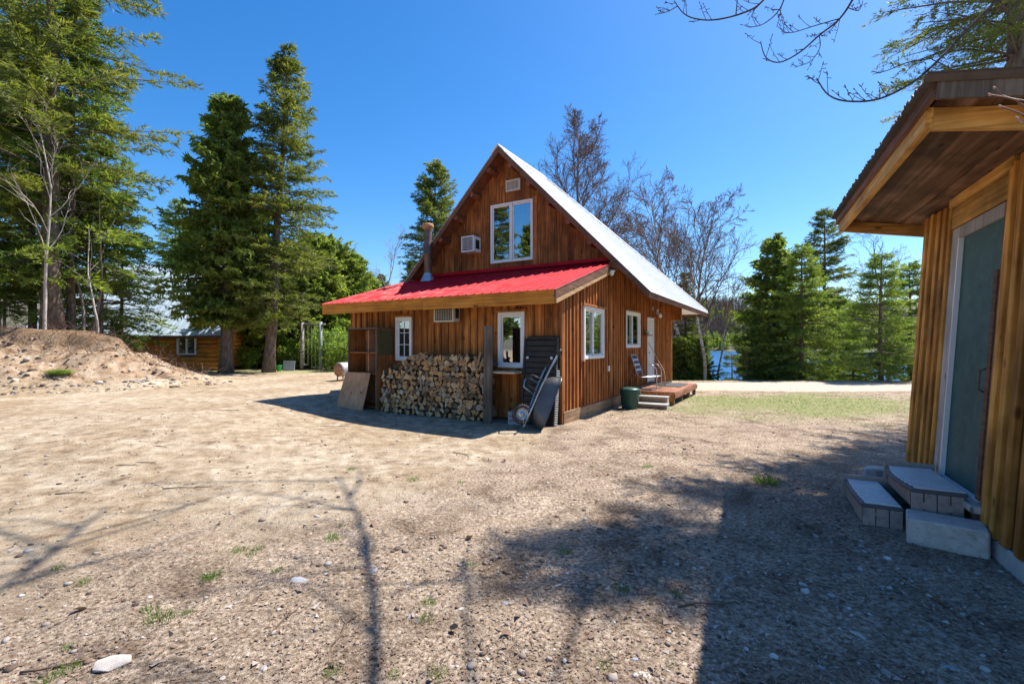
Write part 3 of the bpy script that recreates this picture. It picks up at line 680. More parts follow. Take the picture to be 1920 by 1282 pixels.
# lean-to roof
LX0, LX1 = -6.45, 0.14
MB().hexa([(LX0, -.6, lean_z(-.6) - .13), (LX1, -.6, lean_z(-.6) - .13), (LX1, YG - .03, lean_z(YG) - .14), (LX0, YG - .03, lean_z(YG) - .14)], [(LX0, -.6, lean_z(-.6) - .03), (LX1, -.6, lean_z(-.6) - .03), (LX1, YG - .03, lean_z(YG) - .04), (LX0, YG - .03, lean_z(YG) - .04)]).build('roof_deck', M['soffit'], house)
nP = 8; pw = (LX1 - LX0 + .1) / nP
for i in range(nP):
    x0 = LX0 - .05 + i * pw; prof = []
    for k in range(4):
        xx = x0 + pw * k / 4
        prof += [(xx, 0), (xx + .016, .024), (xx + .04, .024), (xx + .056, 0), (xx + pw / 8 + .02, 0.0), (xx + pw / 8 + .028, .006), (xx + pw / 8 + .036, 0)]
    prof.append((x0 + pw - .001, 0)); pm = MB()
    jit = random.uniform(-.008, .008)
    for xx, zz in prof:
        pm.v.append((xx, -.66 + jit, lean_z(-.66) - .02 + zz)); pm.v.append((xx, YG - .035, lean_z(YG - .035) - .02 + zz))
    for k in range(len(prof) - 1): pm.f.append((2 * k, 2 * k + 1, 2 * k + 3, 2 * k + 2)); pm.m.append(0)
    pm.build('roof_panel', M['redroof'], house)
for a, b, zj in ((LX0 - .02, -3.07, 0.0), (-3.066, LX1, .006)):
    MB().box(a, b, -.64, -.602, 2.365 - zj, 2.63).build('fascia_board', M['fascia'], house, bevel=.005)
for sx, xx in ((1, LX1), (-1, LX0 - .04)):
    yb = 2.62 if sx > 0 else YG - .04
    MB().hexa([(xx, -.635, lean_z(-.6) - .19), (xx + .04, -.635, lean_z(-.6) - .19), (xx + .04, yb, lean_z(yb) - .20), (xx, yb, lean_z(yb) - .20)], [(xx, -.635, lean_z(-.6) - .025), (xx + .04, -.635, lean_z(-.6) - .025), (xx + .04, yb, lean_z(yb) - .025), (xx, yb, lean_z(yb) - .025)]).build('rake_board', M['rake'], house)
    yb2 = 2.35
    MB().hexa([(xx + .006, -.60, lean_z(-.6) - .285), (xx + .034, -.60, lean_z(-.6) - .285), (xx + .034, yb2, lean_z(yb2) - .275), (xx + .006, yb2, lean_z(yb2) - .275)], [(xx + .006, -.60, lean_z(-.6) - .192), (xx + .034, -.60, lean_z(-.6) - .192), (xx + .034, yb2, lean_z(yb2) - .202), (xx + .006, yb2, lean_z(yb2) - .202)]).build('trim_board', M['fascia_y'], house)
for k in range(11):
    xx = HX0 + .1 + k * .6
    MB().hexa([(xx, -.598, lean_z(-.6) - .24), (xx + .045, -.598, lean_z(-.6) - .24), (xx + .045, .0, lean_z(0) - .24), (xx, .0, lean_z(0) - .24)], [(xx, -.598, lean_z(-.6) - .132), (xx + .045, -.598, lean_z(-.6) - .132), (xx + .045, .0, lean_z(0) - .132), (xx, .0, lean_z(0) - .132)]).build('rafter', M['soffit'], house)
MB().add([(LX0, YG - .037, lean_z(YG) - .02), (LX1 - .1, YG - .037, lean_z(YG) - .02), (LX1 - .1, YG - .037, lean_z(YG) + .09), (LX0, YG - .037, lean_z(YG) + .09)], [(0, 1, 2, 3)]).add([(LX0, YG - .2, lean_z(YG - .2) + .014), (LX1 - .1, YG - .2, lean_z(YG - .2) + .014), (LX1 - .1, YG - .037, lean_z(YG) + .01), (LX0, YG - .037, lean_z(YG) + .01)], [(0, 1, 2, 3)]).build('flashing', M['redroof'], house)
# flue
CX, CY = -5.48, 2.33; cz0 = lean_z(CY)
ch = MB().lathe([(.118, cz0 - .08), (.118, cz0 + .75), (.124, cz0 + .76), (.124, cz0 + .79), (.118, cz0 + .80), (.118, cz0 + 1.50)], 24, M=Matrix.Translation((CX, CY, 0))).build('flue_pipe', M['flue'], house, True)
MB().lathe([(.24, cz0 - .06), (.16, cz0 + .10), (.13, cz0 + .16), (.125, cz0 + .2)], 24, M=Matrix.Translation((CX, CY, 0))).build('storm_collar', M['galv'], ch, True)
zt = cz0 + 1.50
MB().lathe([(.10, zt), (.10, zt + .05), (.165, zt + .06), (.175, zt + .10), (.175, zt + .15), (.15, zt + .19), (.0, zt + .21)], 24, M=Matrix.Translation((CX, CY, 0))).build('flue_cap', M['rust'], ch, True)
# gable vent
vx0, vx1, vz0, vz1 = -3.08, -2.60, 5.95, 6.28
vm = MB()
for a in ((vx0, vx1, vz0, vz0 + .05), (vx0, vx1, vz1 - .05, vz1), (vx0, vx0 + .05, vz0 + .05, vz1 - .05), (vx1 - .05, vx1, vz0 + .05, vz1 - .05)): vm.box(a[0], a[1], YG - .05, YG - .001, a[2], a[3])
vent = vm.build('gable_vent', M['cream'], house, bevel=.004)
MB().box(vx0 + .05, vx1 - .05, YG - .006, YG - .001, vz0 + .05, vz1 - .05).build('vent_back', M['dark'], vent)
for k in range(9):
    x = vx0 + .07 + k * .042; MB().box(x, x + .02, YG - .04, YG - .007, vz0 + .05, vz1 - .05).build('slat', M['cream'], vent)
# small fittings on the right wall
lamp = MB().lathe([(.0, .0), (.05, 0), (.055, .03), (.03, .05)], 14, M=Matrix.Translation((.06, 7.75, 2.62)) @ Matrix.Rotation(R(90), 4, 'Y')).build('wall_lamp', M['white'], house, True)
for dz in (-.09, .08): MB().lathe([(.0, -.06), (.04, -.05), (.055, .0), (.035, .06), (.02, .1), (0, .1)], 12, M=Matrix.Translation((.13, 7.75 + dz * .8, 2.56))).build('bulb', M['white'], lamp, True)
MB().box(.02, .07, 7.70, 7.80, 2.6, 2.78).build('lamp_base', M['white'], lamp)
MB().lathe([(.0, .02), (.085, .02), (.09, .0), (.06, -.03), (.05, -.09), (.0, -.11)], 16, M=Matrix.Translation((.18, 2.55, lean_z(2.55) - .22))).build('eave_lamp', M['white'], house, True)
MB().box(.043, .075, 7.0, 7.09, 2.70, 2.84).build('junction_box', M['greypanel'], house, bevel=.004)
MB().box(.0, .055, 2.70, 2.79, .92, 1.06).build('outlet_box', M['white'], house, bevel=.005)
sh = MB().box(.0, .2, 5.85, 6.45, 1.86, 1.89).box(.0, .03, 5.95, 5.99, 1.72, 1.86).box(.0, .03, 6.3, 6.34, 1.72, 1.86).build('wall_shelf', M['siding'], house)
MB().lathe([(.0, 1.89), (.06, 1.89), (.075, 1.99), (.07, 2.0)], 14, M=Matrix.Translation((.11, 6.2, 0.0))).build('flower_pot', M['offwhite'], sh, True)
MB().box(-1.47, -.80, -.50, -.025, 1.00, 1.04).build('ledge_board', M['paleplank'], house, bevel=.004)

def h_thing(name, label, cat, x, y, z=0.0, rz=0.0, group=None):
    p = hw(x, y, z); return thing(name, label, cat, p, (0, 0, HROT + rz), group)
# air conditioners
def aircon(label, x, y, z, wdt, dep, hgt, mat='cream'):
    t = h_thing('air_conditioner', label, 'air conditioner', x, y, z)
    MB().box(-wdt / 2, wdt / 2, -dep, 0, 0, hgt).build('casing', M[mat], t, bevel=.01)
    g = MB(); f = .035
    for a in ((-wdt / 2, wdt / 2, 0, f), (-wdt / 2, wdt / 2, hgt - f, hgt), (-wdt / 2, -wdt / 2 + f, f, hgt - f), (wdt / 2 - f, wdt / 2, f, hgt - f)): g.box(a[0], a[1], -dep - .018, -dep - .001, a[2], a[3])
    g.build('face_frame', M[mat], t, bevel=.004)
    MB().box(-wdt / 2 + f, wdt / 2 - f, -dep - .004, -dep - .001, f, hgt - f).build('coil', M['dark'], t)
    gr = MB()
    n = int((wdt - 2 * f) / .045)
    for k in range(1, n): x_ = -wdt / 2 + f + (wdt - 2 * f) * k / n; gr.box(x_ - .003, x_ + .003, -dep - .013, -dep - .006, f, hgt - f)
    n = int((hgt - 2 * f) / .045)
    for k in range(1, n): z_ = f + (hgt - 2 * f) * k / n; gr.box(-wdt / 2 + f, wdt / 2 - f, -dep - .014, -dep - .0065, z_ - .003, z_ + .003)
    gr.build('grille', M[mat], t)
    MB().box(wdt / 2 + .001, wdt / 2 + .004, -dep * .75, -dep * .22, hgt * .2, hgt * .78).build('side_louvre', M['dark'], t)
    return t
aircon('window air conditioner in upper gable wall beside the tall twin window', -4.19, YG - .001, 4.30, .44, .36, .46, 'white')
aircon('cream air conditioner high on the lower wall under the red roof eave', -2.78, -.026, 2.10, .56, .24, .38)

# ------------------------------------------------------------------ things against the front wall
# firewood: ten log shapes, each log an object
def endmat():
    m, nt, b = newmat('log_end'); L = nt.links
    oi = N(nt, 'ShaderNodeObjectInfo'); tc = N(nt, 'ShaderNodeTexCoord')
    r = ramp(nt, [(0.0, (0.12, 0.08, 0.055)), (0.2, (0.34, 0.21, 0.115)), (0.35, (0.54, 0.31, 0.13)), (0.5, (0.62, 0.36, 0.16)), (0.65, (0.66, 0.45, 0.25)), (0.78, (0.33, 0.27, 0.22)), (0.9, (0.52, 0.26, 0.08)), (1.0, (0.62, 0.50, 0.36))]); L.new(oi.outputs['Random'], r.inputs[0])
    n = N(nt, 'ShaderNodeTexNoise', Scale=28.0, Detail=5.0); L.new(tc.outputs['Object'], n.inputs['Vector'])
    g = ramp(nt, [(0.3, (0.62,) * 3), (0.65, (1.1,) * 3)]); L.new(n.outputs['Fac'], g.inputs[0])
    L.new(mixn(nt, r.outputs[0], g.outputs[0], 1.0, 'MULTIPLY'), b.inputs['Base Color']); b.inputs['Roughness'].default_value = .85; b.inputs['Specular IOR Level'].default_value = .2
    return m
M['logend'] = endmat()
M['logside'] = barkmat('log_bark', (0.05, 0.035, 0.026), (0.20, 0.145, 0.10))
M['logsplit'] = wood('split_face', (0.24, 0.13, 0.06), (0.42, 0.26, 0.13), (0.55, 0.37, 0.21), 1, vary=.3)
def log_mesh(kind, seed):
    r = random.Random(seed); poly = []
    if kind == 'round':
        n = 9; poly = [((1 + r.uniform(-.08, .08)) * math.cos(2 * math.pi * k / n) * .05, (1 + r.uniform(-.08, .08)) * math.sin(2 * math.pi * k / n) * .05) for k in range(n)]; bark = n
    elif kind == 'half':
        n = 6; poly = [(.075 * math.cos(math.pi * k / n), .075 * math.sin(math.pi * k / n) * r.uniform(.85, 1.05) - .03) for k in range(n + 1)]; bark = n
    elif kind == 'wedge':
        a = r.uniform(.75, 1.25); n = 4; rr2 = r.uniform(.12, .135)
        poly = [(0, -.065)] + [(rr2 * math.sin(a * (k / n - .5)), rr2 * math.cos(a * (k / n - .5)) - .065) for k in range(n, -1, -1)]; poly = poly[::-1]; bark = n
    else:
        poly = [(-.06 * r.uniform(.8, 1.1), -.045), (.055, -.05 * r.uniform(.7, 1.2)), (.065 * r.uniform(.8, 1.1), .03), (.0, .062), (-.05, .04)]; bark = 1
    Ln = r.uniform(.38, .44); m_ = MB()
    n = len(poly); tw = r.uniform(.9, 1.08)
    m_.extr(poly, lambda a, b, k: (a * (1 if k == 0 else tw), -Ln / 2 + r.uniform(-.006, .006) if k == 0 else Ln / 2, b * (1 if k == 0 else tw)), 1, 0)
    for i in range(n): m_.m[i] = 1 if i < bark else 2
    o = m_.build('log', [M['logend'], M['logside'], M['logsplit']])
    me = o.data; bpy.data.objects.remove(o); return me
LOGS = [log_mesh(k, i) for i, k in enumerate(['wedge', 'wedge', 'quarter', 'half', 'round', 'wedge', 'quarter', 'half', 'wedge', 'quarter', 'wedge', 'quarter'])]
LOG_LABEL = 'split firewood log with pale cut end in the stack against the lower wall'
def pile_top(x):
    return float(np.interp(x, [-4.45, -4.3, -4.0, -3.7, -3.3, -2.9, -2.5, -2.0, -1.6, -1.47], [.85, 1.0, 1.12, 1.28, 1.40, 1.45, 1.42, 1.38, 1.32, 1.3]))
nlog = 0
def put_log(x, y, z, ang, sc, yaw=0.0, pitch=0.0):
    global nlog
    if nlog >= 300: return
    o = link('firewood_log', random.choice(LOGS)); nlog += 1
    o.matrix_world = HM @ Matrix.Translation((x, y, z)) @ Matrix.Rotation(yaw, 4, 'Z') @ Matrix.Rotation(pitch, 4, 'X') @ Matrix.Rotation(ang, 4, 'Y') @ Matrix.Diagonal((sc, random.uniform(.9, 1.06), sc, 1))
    tag(o, LOG_LABEL, 'firewood', 'split logs in the firewood stack')
zz = .055; row = 0
while zz < 1.36:
    p = .128 - .0008 * row; x = -4.40 + (p / 2 if row % 2 else 0)
    while x < -1.50:
        if zz + .05 < pile_top(x):
            top = zz + .17 > pile_top(x)
            put_log(x + random.uniform(-.014, .014), -.36 + random.uniform(-.035, .035) + .05 * (zz > 1.0), zz + random.uniform(-.012, .012), random.uniform(0, 6.28), random.uniform(.84, 1.25), random.uniform(-.09, .09) + (random.uniform(-.5, .5) if top else 0), 0)
        x += p * random.uniform(.9, 1.1)
    zz += .112; row += 1
# a few thin splits tossed across the face of the stack
ST = bpy.data.meshes
sm = MB().extr([(-.018, -.014), (.02, -.016), (.013, .017)], lambda a, b, k: (a, -.14 if k == 0 else .14, b), 0).build('stick', [M['logsplit']]); stick_me = sm.data; bpy.data.objects.remove(sm)
for i in range(44):
    x = random.uniform(-3.6, -1.55); z = pile_top(x) - random.uniform(.03, .36) if random.random() < .8 else random.uniform(.5, .9)
    o = link('kindling_stick', stick_me)
    o.matrix_world = HM @ Matrix.Translation((x, -.59 + random.uniform(-.03, .03) + .05 * (z > 1), z)) @ Matrix.Rotation(random.uniform(-1.4, 1.4), 4, 'Y') @ Matrix.Rotation(random.uniform(.9, 1.57), 4, 'X') @ Matrix.Rotation(random.uniform(0, 6), 4, 'Y') @ Matrix.Scale(random.uniform(.6, 1.1), 4)
    tag(o, 'thin pale kindling stick tucked into the upper firewood stack', 'kindling', 'kindling on the firewood stack')
# cupboard
cb = h_thing('cupboard', 'tall open wooden cupboard with shelves standing beside the firewood', 'cupboard', -5.05, -.03, gz(*hw(-5.05, -.3).xy) - .01)
W2, DP, HT = .5, .55, 1.98
MB().box(-W2, -W2 + .025, -DP, 0, 0, HT - .04).build('side_panel', M['cupb'], cb)
sp_ = MB().box(W2 - .025, W2, -DP, 0, 0, HT - .04).build('side_panel', M['cupb'], cb)
MB().box(W2 + .001, W2 + .008, -DP + .03, -.02, HT - .66, HT - .06).build('olive_panel', M['olive'], sp_)
MB().box(-W2 - .02, W2 + .03, -DP - .02, 0, HT - .038, HT).build('top', M['greyplank'], cb, bevel=.004)
MB().box(-W2 + .026, W2 - .026, -.02, -.002, .03, HT - .05).build('back_panel', M['ply'], cb)
MB().box(.06, .085, -DP + .12, -.021, .9, HT - .05).build('divider', M['ply'], cb)
for z in (.05, .86, 1.36): MB().box(-W2 + .026, W2 - .026, -DP + .012, -.021, z, z + .028).build('shelf', M['cupb'], cb)
for x in (-W2 - .004, W2 - .036): MB().box(x, x + .04, -DP - .018, -DP - .001, 0, HT - .04).build('stile', M['greyplank'], cb)
pl = h_thing('plywood_sheet', 'sheet of tan plywood leaning against the cupboard front', 'plywood', -5.13, -.78, gz(*hw(-5.1, -.75).xy))
pl.rotation_euler = (0, 0, HROT + .02)
MB().hexa([(-.52, -.1, 0), (.44, -.14, 0), (.44, -.125, 0), (-.52, -.085, 0)], [(-.44, .155, .86), (.40, .155, .86), (.40, .17, .86), (-.44, .17, .86)]).build('sheet', M['ply'], pl)
MB().lathe([(0, 0), (.022, 0), (.024, .004), (0, .006)], 14, M=Matrix.Translation((.28, -.028, .40)) @ Matrix.Rotation(R(72), 4, 'X')).build('knot_hole', M['dark'], pl)
# standing plank
pk = h_thing('standing_plank', 'wide dark weathered plank standing upright between firewood and window', 'plank', -1.37, -.50, -.03)
MB().hexa([(-.105, -.13, 0), (.105, -.13, 0), (.105, -.08, 0), (-.105, -.08, 0)], [(-.10, -.09, 2.0), (.10, -.09, 2.0), (.10, -.045, 2.0), (-.10, -.045, 2.0)]).build('plank', M['greyplank'], pk, bevel=.006)
# black slatted panel
bp_ = h_thing('slatted_panel', 'tall black slatted plastic panel with grey ribbed edge leaning at the corner', 'panel', -.40, -.30, -.01)
bp_.rotation_euler = (R(-6.5), 0, HROT)
MB().box(-.385, -.325, -.03, .03, 0.0, 1.74).build('stile', M['panel'], bp_, bevel=.012)
MB().box(.325, .385, -.03, .03, 0.0, 1.74).build('stile', M['panel'], bp_, bevel=.012)
MB().box(-.324, .324, -.028, .03, 1.70, 1.78).build('top_rail', M['panel'], bp_, bevel=.02)
for k in range(15): MB().box(-.324, .324, -.02, .018, .012 + k * .1125, .012 + k * .1125 + .1065).build('slat', M['panel'], bp_, bevel=.008)
for x in (-.27, .27): MB().lathe([(0, .05), (.022, .045), (.03, .02), (.018, 0)], 12, M=Matrix.Translation((x, -.021, 1.34)) @ Matrix.Rotation(R(90), 4, 'X')).build('knob', M['white'], bp_, True)
for k in range(24): MB().box(.386, .402, -.026, .10, .03 + k * .0455, .052 + k * .0455).build('rib', M['rib'], bp_)
MB().box(.386, .398, -.03, -.027, 0.0, 1.2).build('edge_strip', M['rib'], bp_)
MB().box(.30, .385, .031, .11, 0.0, 1.15).build('ribbed_block', M['panel'], bp_)

# wheelbarrow standing on its nose: built in riding position (x forward, z up) then turned
def wheelbarrow():
    t = thing('wheelbarrow', 'black wheelbarrow stood on its nose with grey tube handles, against the panel', 'wheelbarrow')
    # tray: lofted rounded rectangles, open on top
    def ring(x0, x1, wd, z, n=6, r=.14):
        pts = []
        for cx, cy, a0 in ((x1 - r, wd - r, 0), (x0 + r, wd - r, 90), (x0 + r, -wd + r, 180), (x1 - r, -wd + r, 270)):
            for k in range(n + 1):
                a = R(a0 + 90 * k / n); pts.append((cx + r * math.cos(a), cy + r * math.sin(a), z))
        return pts
    lv = [ring(-.22, .14, .16, .045, r=.10), ring(-.33, .27, .22, .07, r=.14), ring(-.42, .40, .27, .125, r=.18), ring(-.465, .475, .30, .195, r=.2), ring(-.49, .52, .325, .27, r=.21), ring(-.50, .545, .34, .325, r=.22), ring(-.525, .575, .36, .335, r=.23)]
    inn = [ring(-.47, .53, .32, .335, r=.165), ring(-.42, .45, .28, .245, r=.145), ring(-.34, .31, .21, .09, r=.12), ring(-.30, .26, .16, .075, r=.10)]
    m_ = MB(); L_ = lv + inn; n = len(L_[0])
    for r_ in L_: m_.v += r_
    for i in range(len(L_) - 1):
        for k in range(n): m_.f.append((i * n + k, i * n + (k + 1) % n, (i + 1) * n + (k + 1) % n, (i + 1) * n + k)); m_.m.append(0)
    m_.f.append(tuple(range(n))); m_.m.append(0)
    m_.f.append(tuple((len(L_) - 1) * n + k for k in range(n))); m_.m.append(0)
    tr = m_.build('tray', M['tray'], t, True)
    for k in range(5):
        for s in (-1, 1): MB().tube([(-.24 + k * .085, s * (.285), .205), (-.24 + k * .085, s * .318, .285)], .006, 6).build('groove', M['dark'], tr)
    for s in (-1, 1):
        h = MB().tube([(-.86, s * .30, .10), (-.55, s * .29, .055), (-.2, s * .24, .035), (.30, s * .12, .03), (.56, s * .085, .02)], .0175, 10).build('handle_tube', M['steelgrey'], t, True)
        MB().tube([(-.98, s * .305, .12), (-.85, s * .30, .0985)], .022, 10).build('grip', M['dark'], h, True)
        MB().tube([(-.30, s * .25, .03), (-.33, s * .27, -.20), (-.25, s * .265, -.235), (-.12, s * .26, -.21), (-.05, s * .20, .03)], .014, 8).build('leg', M['steelgrey' if s > 0 else 'dark'], t, True)
        MB().tube([(.24, s * .13, .02), (.40, s * .075, -.085), (.58, s * .08, .01)], .010, 8).build('wheel_bracket', M['steelgrey'], t, True)
    MB().tube([(-.31, -.27, -.22), (-.31, .27, -.22)], .012, 8).build('brace', M['dark'], t, True)
    MB().tube([(.56, -.085, .02), (.62, -.05, .03), (.64, 0, .035), (.62, .05, .03), (.56, .085, .02)], .0175, 8).build('nose_bar', M['steelgrey'], t, True)
    Wm = Matrix.Translation((.40, 0, -.085)) @ Matrix.Rotation(R(90), 4, 'X')
    tyre = [(.11, -.035), (.14, -.048), (.17, -.042), (.188, -.02), (.192, 0), (.188, .02), (.17, .042), (.14, .048), (.11, .035)]
    wh = MB().lathe(tyre, 32, M=Wm).build('tyre', M['rubber'], t, True)
    MB().lathe([(.112, -.036), (.095, -.03), (.085, -.012), (.045, -.008), (.03, -.045), (.0, -.05)], 28, M=Wm).lathe([(.112, .036), (.095, .03), (.085, .012), (.045, .008), (.03, .045), (.0, .05)], 28, M=Wm).build('rim', M['galv'], wh, True)
    MB().tube([(.40, -.085, -.085), (.40, .085, -.085)], .008, 8).build('axle', M['galv'], wh)
    for k in range(28):
        a = 2 * math.pi * k / 28
        MB().box(-.006, .006, -.043, .043, .186, .196, M=Matrix.Translation((.40, 0, -.085)) @ Matrix.Rotation(a, 4, 'Y')).build('tread_lug', M['rubber'], wh)
    return t
wb_ = wheelbarrow()
ca_, sa_ = math.cos(R(8)), math.sin(R(8))
Rt = Vector((ca_, sa_, 0)); tilt = R(20)
xl = (-Rt * math.sin(tilt) - Vector((0, 0, 1)) * math.cos(tilt)) + Vector((-.04, -.15, 0)); xl.normalize()
zl = (Rt - xl * Rt.dot(xl)).normalized(); yl = zl.cross(xl).normalized()
Rm = Matrix((xl, yl, zl)).transposed().to_4x4()
nose = Rm @ Vector((.655, -.03, .035))
wb_.matrix_world = Matrix.Translation(Vector((.21, 8.80, .005)) - nose) @ Rm
# box of scrap beside it
cr = thing('grey_crate', 'small grey slatted crate on the dirt beside the wheelbarrow wheel', 'crate', hw(-.79, -.50, 0.0), (0, 0, HROT + .5))
for z in (.0, .09, .18): MB().box(-.13, .13, -.1, -.085, z + .01, z + .08).build('slat', M['greypanel'], cr); MB().box(-.13, .13, .085, .1, z + .01, z + .08).build('slat', M['greypanel'], cr)
for x in (-.13, .115): MB().box(x, x + .015, -.084, .084, .01, .26).build('end_panel', M['rib'], cr)

# ------------------------------------------------------------------ right side of the house: deck, chair, bin, blocks
DZ = 0.35
dk = h_thing('porch_deck', 'low reddish brown timber deck at the side door of the house', 'deck', 0.06, 4.0)
n = 10
for k in range(n):
    x0 = .03 + k * 1.29 / n; MB().box(x0, x0 + 1.29 / n - .008, .0, 3.32, DZ - .035, DZ + random.uniform(-.002, .002)).build('deck_board', M['deckw'], dk, bevel=.004)
MB().box(0.02, 1.3, -.035, 0.0, .10, DZ - .036).build('rim_board', M['siding'], dk, bevel=.004)
MB().box(1.3, 1.335, -.035, 3.33, DZ - .16, DZ - .036).build('rim_board', M['deckw'], dk, bevel=.004)
MB().box(0.02, 1.3, 3.30, 3.335, DZ - .16, DZ - .036).build('rim_board', M['deckw'], dk, bevel=.004)
for x, y in ((1.2, .04), (1.2, 1.1), (1.2, 2.2), (1.2, 3.2), (.2, 3.2), (.2, .1)): MB().box(x, x + .09, y, y + .09, -.2, DZ - .036).build('post', M['skirt'], dk)
for y in (1.0, 2.0): MB().box(.05, 1.29, y, y + .04, DZ - .15, DZ - .036).build('joist', M['skirt'], dk)
mt = h_thing('floor_mat', 'dark grey rubber mat lying on the porch deck', 'mat', .95, 6.1, DZ + .003); MB().box(-.38, .25, -.5, .75, 0, .012).build('mat', M['matgrey'], mt, bevel=.005)
mt2 = h_thing('floor_mat', 'black mat lying on the deck at the side door sill', 'mat', .42, 6.6, DZ + .003); MB().box(-.28, .2, -.7, .5, 0, .012).build('mat', M['dark'], mt2, bevel=.005)
# lawn chair with cantilever tube frame, facing away from the wall
lc = h_thing('lawn_chair', 'tube framed lawn chair with blue and white webbing on the porch deck', 'chair', .40, 4.62, DZ, 0.0)
for s in (-1, 1):
    y = s * .27
    MB().tube([(-.32, y, .015), (-.05, y, .012), (.38, y, .012), (.42, y, .03), (.43, y, .08), (.43, y, .48), (.41, y, .58), (.33, y, .67), (.22, y, .71)], .012, 8).build('side_frame', M['chairframe'], lc, True)
    MB().tube([(.42, y * .96, .36), (-.02, y * .96, .33), (-.10, y * .96, .42), (-.26, y * .96, .90), (-.27, y * .96, .95)], .011, 8).build('seat_rail', M['chairframe' if s < 0 else 'steelgrey'], lc, True)
    MB().tube([(-.32, y, .015), (-.30, y, .25), (-.16, y, .60)], .010, 8).build('rear_strut', M['dark'], lc, True)
for x, z in ((-.32, .015), (.42, .36), (-.27, .95)): MB().tube([(x, -.27, z), (x, .27, z)], .010, 8).build('cross_tube', M['chairframe'], lc, True)
for k in range(6): x = -.0 + k * .07; MB().box(x, x + .055, -.255, .255, .338 + k * .004, .343 + k * .004).build('seat_strap', M['webbing'], lc)
for k in range(7):
    t_ = k / 7; z = .44 + .48 * t_; x = -.105 - .16 * t_
    MB().hexa([(x - .004, -.255, z), (x + .004, -.255, z), (x + .004, .255, z), (x - .004, .255, z)], [(x - .020, -.255, z + .05), (x - .012, -.255, z + .05), (x - .012, .255, z + .05), (x - .020, .255, z + .05)]).build('back_strap', M['webbing' if k % 2 else 'webblue'], lc)
st = h_thing('walking_stick', 'crooked peeled stick propped on the deck beside the lawn chair', 'stick', .62, 5.7, DZ)
MB().tube([(.22, -.05, 0), (.20, -.04, .35), (.17, .0, .62), (.05, .02, .88), (-.10, .0, 1.12), (-.24, .02, 1.42), (-.54, .03, 1.95)], [.022, .022, .021, .02, .018, .015, .012], 8).build('stick', M['paleplank'], st, True)
st.scale = (.66,) * 3
# bin
tb = h_thing('garbage_can', 'dark green plastic garbage can against the side wall by the deck', 'garbage can', .50, 2.98, 0.0)
MB().lathe([(0, .004), (.19, .0), (.20, .02), (.225, .40), (.245, .41), (.25, .43), (.25, .45), (.24, .46)], 28).build('body', M['green_can'], tb, True)
MB().lathe([(.252, .455), (.258, .47), (.25, .49), (.15, .52), (.05, .53), (0, .53)], 28).build('lid', M['green_can'], tb, True)
for s in (-1, 1): MB().tube([(s * .245, -.05, .40), (s * .275, -.05, .39), (s * .275, .05, .39), (s * .245, .05, .40)], .01, 6).build('handle', M['green_can'], tb, True)
# timber step in two tiers
st2 = h_thing('wooden_steps', 'pale weathered two tier wooden step below the porch deck', 'steps', .85, 3.35, 0.0, .05)
for (x0, x1, y0, y1, z) in ((-.28, .45, .17, .45, .27), (-.30, .50, -.22, .165, .12)):
    MB().box(x0, x1, y0, y1, z - .035, z).build('tread', M['palegrey_w'], st2, bevel=.005)
    MB().box(x0 + .03, x1 - .03, y0 + .02, y0 + .05, -.05, z - .036).build('riser', M['skirt'], st2)
    for x in (x0 + .01, x1 - .05): MB().box(x, x + .04, y0 + .052, y1 - .005, -.05, z - .036).build('stringer', M['palegrey_w'], st2)

# ------------------------------------------------------------------ shed
SP = Vector((3.611, 3.437, 0)); SROT = -math.atan2(.447, .894); LEAN = R(3.6)
shed = thing('garden_shed', 'leaning golden brown board shed with teal door and overhanging flat roof', 'shed', SP, (0, LEAN, SROT))
SM = Matrix.Translation(SP) @ Matrix.Rotation(SROT, 4, 'Z')
def sw(x, y, z=0.0): return SM @ Vector((x, y, z))
K0, K1, SX1 = -.45, 2.27, 1.9
sl = lambda x: 3.06 - .12 * x            # underside of the roof deck along x
swall = lambda a, d, z: (-d, a, z)
DO = (.33, 1.45, .30, 2.74)
stopf = lambda a: 3.04
sm_ = sheath(shed, 'wall', swall, K0, K1, .13, stopf, [DO], -.09, -.03, M['plyroof'])
e = [(K0 + .0, K0 + .19), (K0 + .20, K0 + .40), (K0 + .41, K0 + .60), (K0 + .61, .33), (1.45, 1.63), (1.64, 1.83), (1.84, 2.05), (2.06, K1)]
wall_strips(sm_, swall, e, .13, stopf, [(DO[0], DO[1], 0, 2.94)], -.03, 0.0, 'board', M['shedb'], bevel=.004)
for c in (K0 + .03, K0 + .195, K0 + .405, K0 + .575, .28, 1.50, 1.66, 1.835, 2.055, K1 - .035):
    wd = .034 + random.uniform(-.006, .012)
    z1 = 3.05 - random.uniform(0, .05)
    MB().hexa([swall(c - wd, .001, .13), swall(c + wd, .001, .13), swall(c + wd, .048, .13), swall(c - wd, .048, .13)], [swall(c - wd + random.uniform(-.006, .006), .001, z1), swall(c + wd, .001, z1), swall(c + wd, .046, z1), swall(c - wd, .046, z1)]).build('batten', M['shedt'], sm_, bevel=.005)
MB().box(-.036, 0.02, 1.452 - 1.16, 1.49, 2.745, 2.945).build('header_board', M['shedbeam_y'], shed, bevel=.006)
MB().box(-.055, 0.02, .25, 1.52, 2.965, 3.052).build('top_beam', M['shedbeam_y'], shed, bevel=.006)
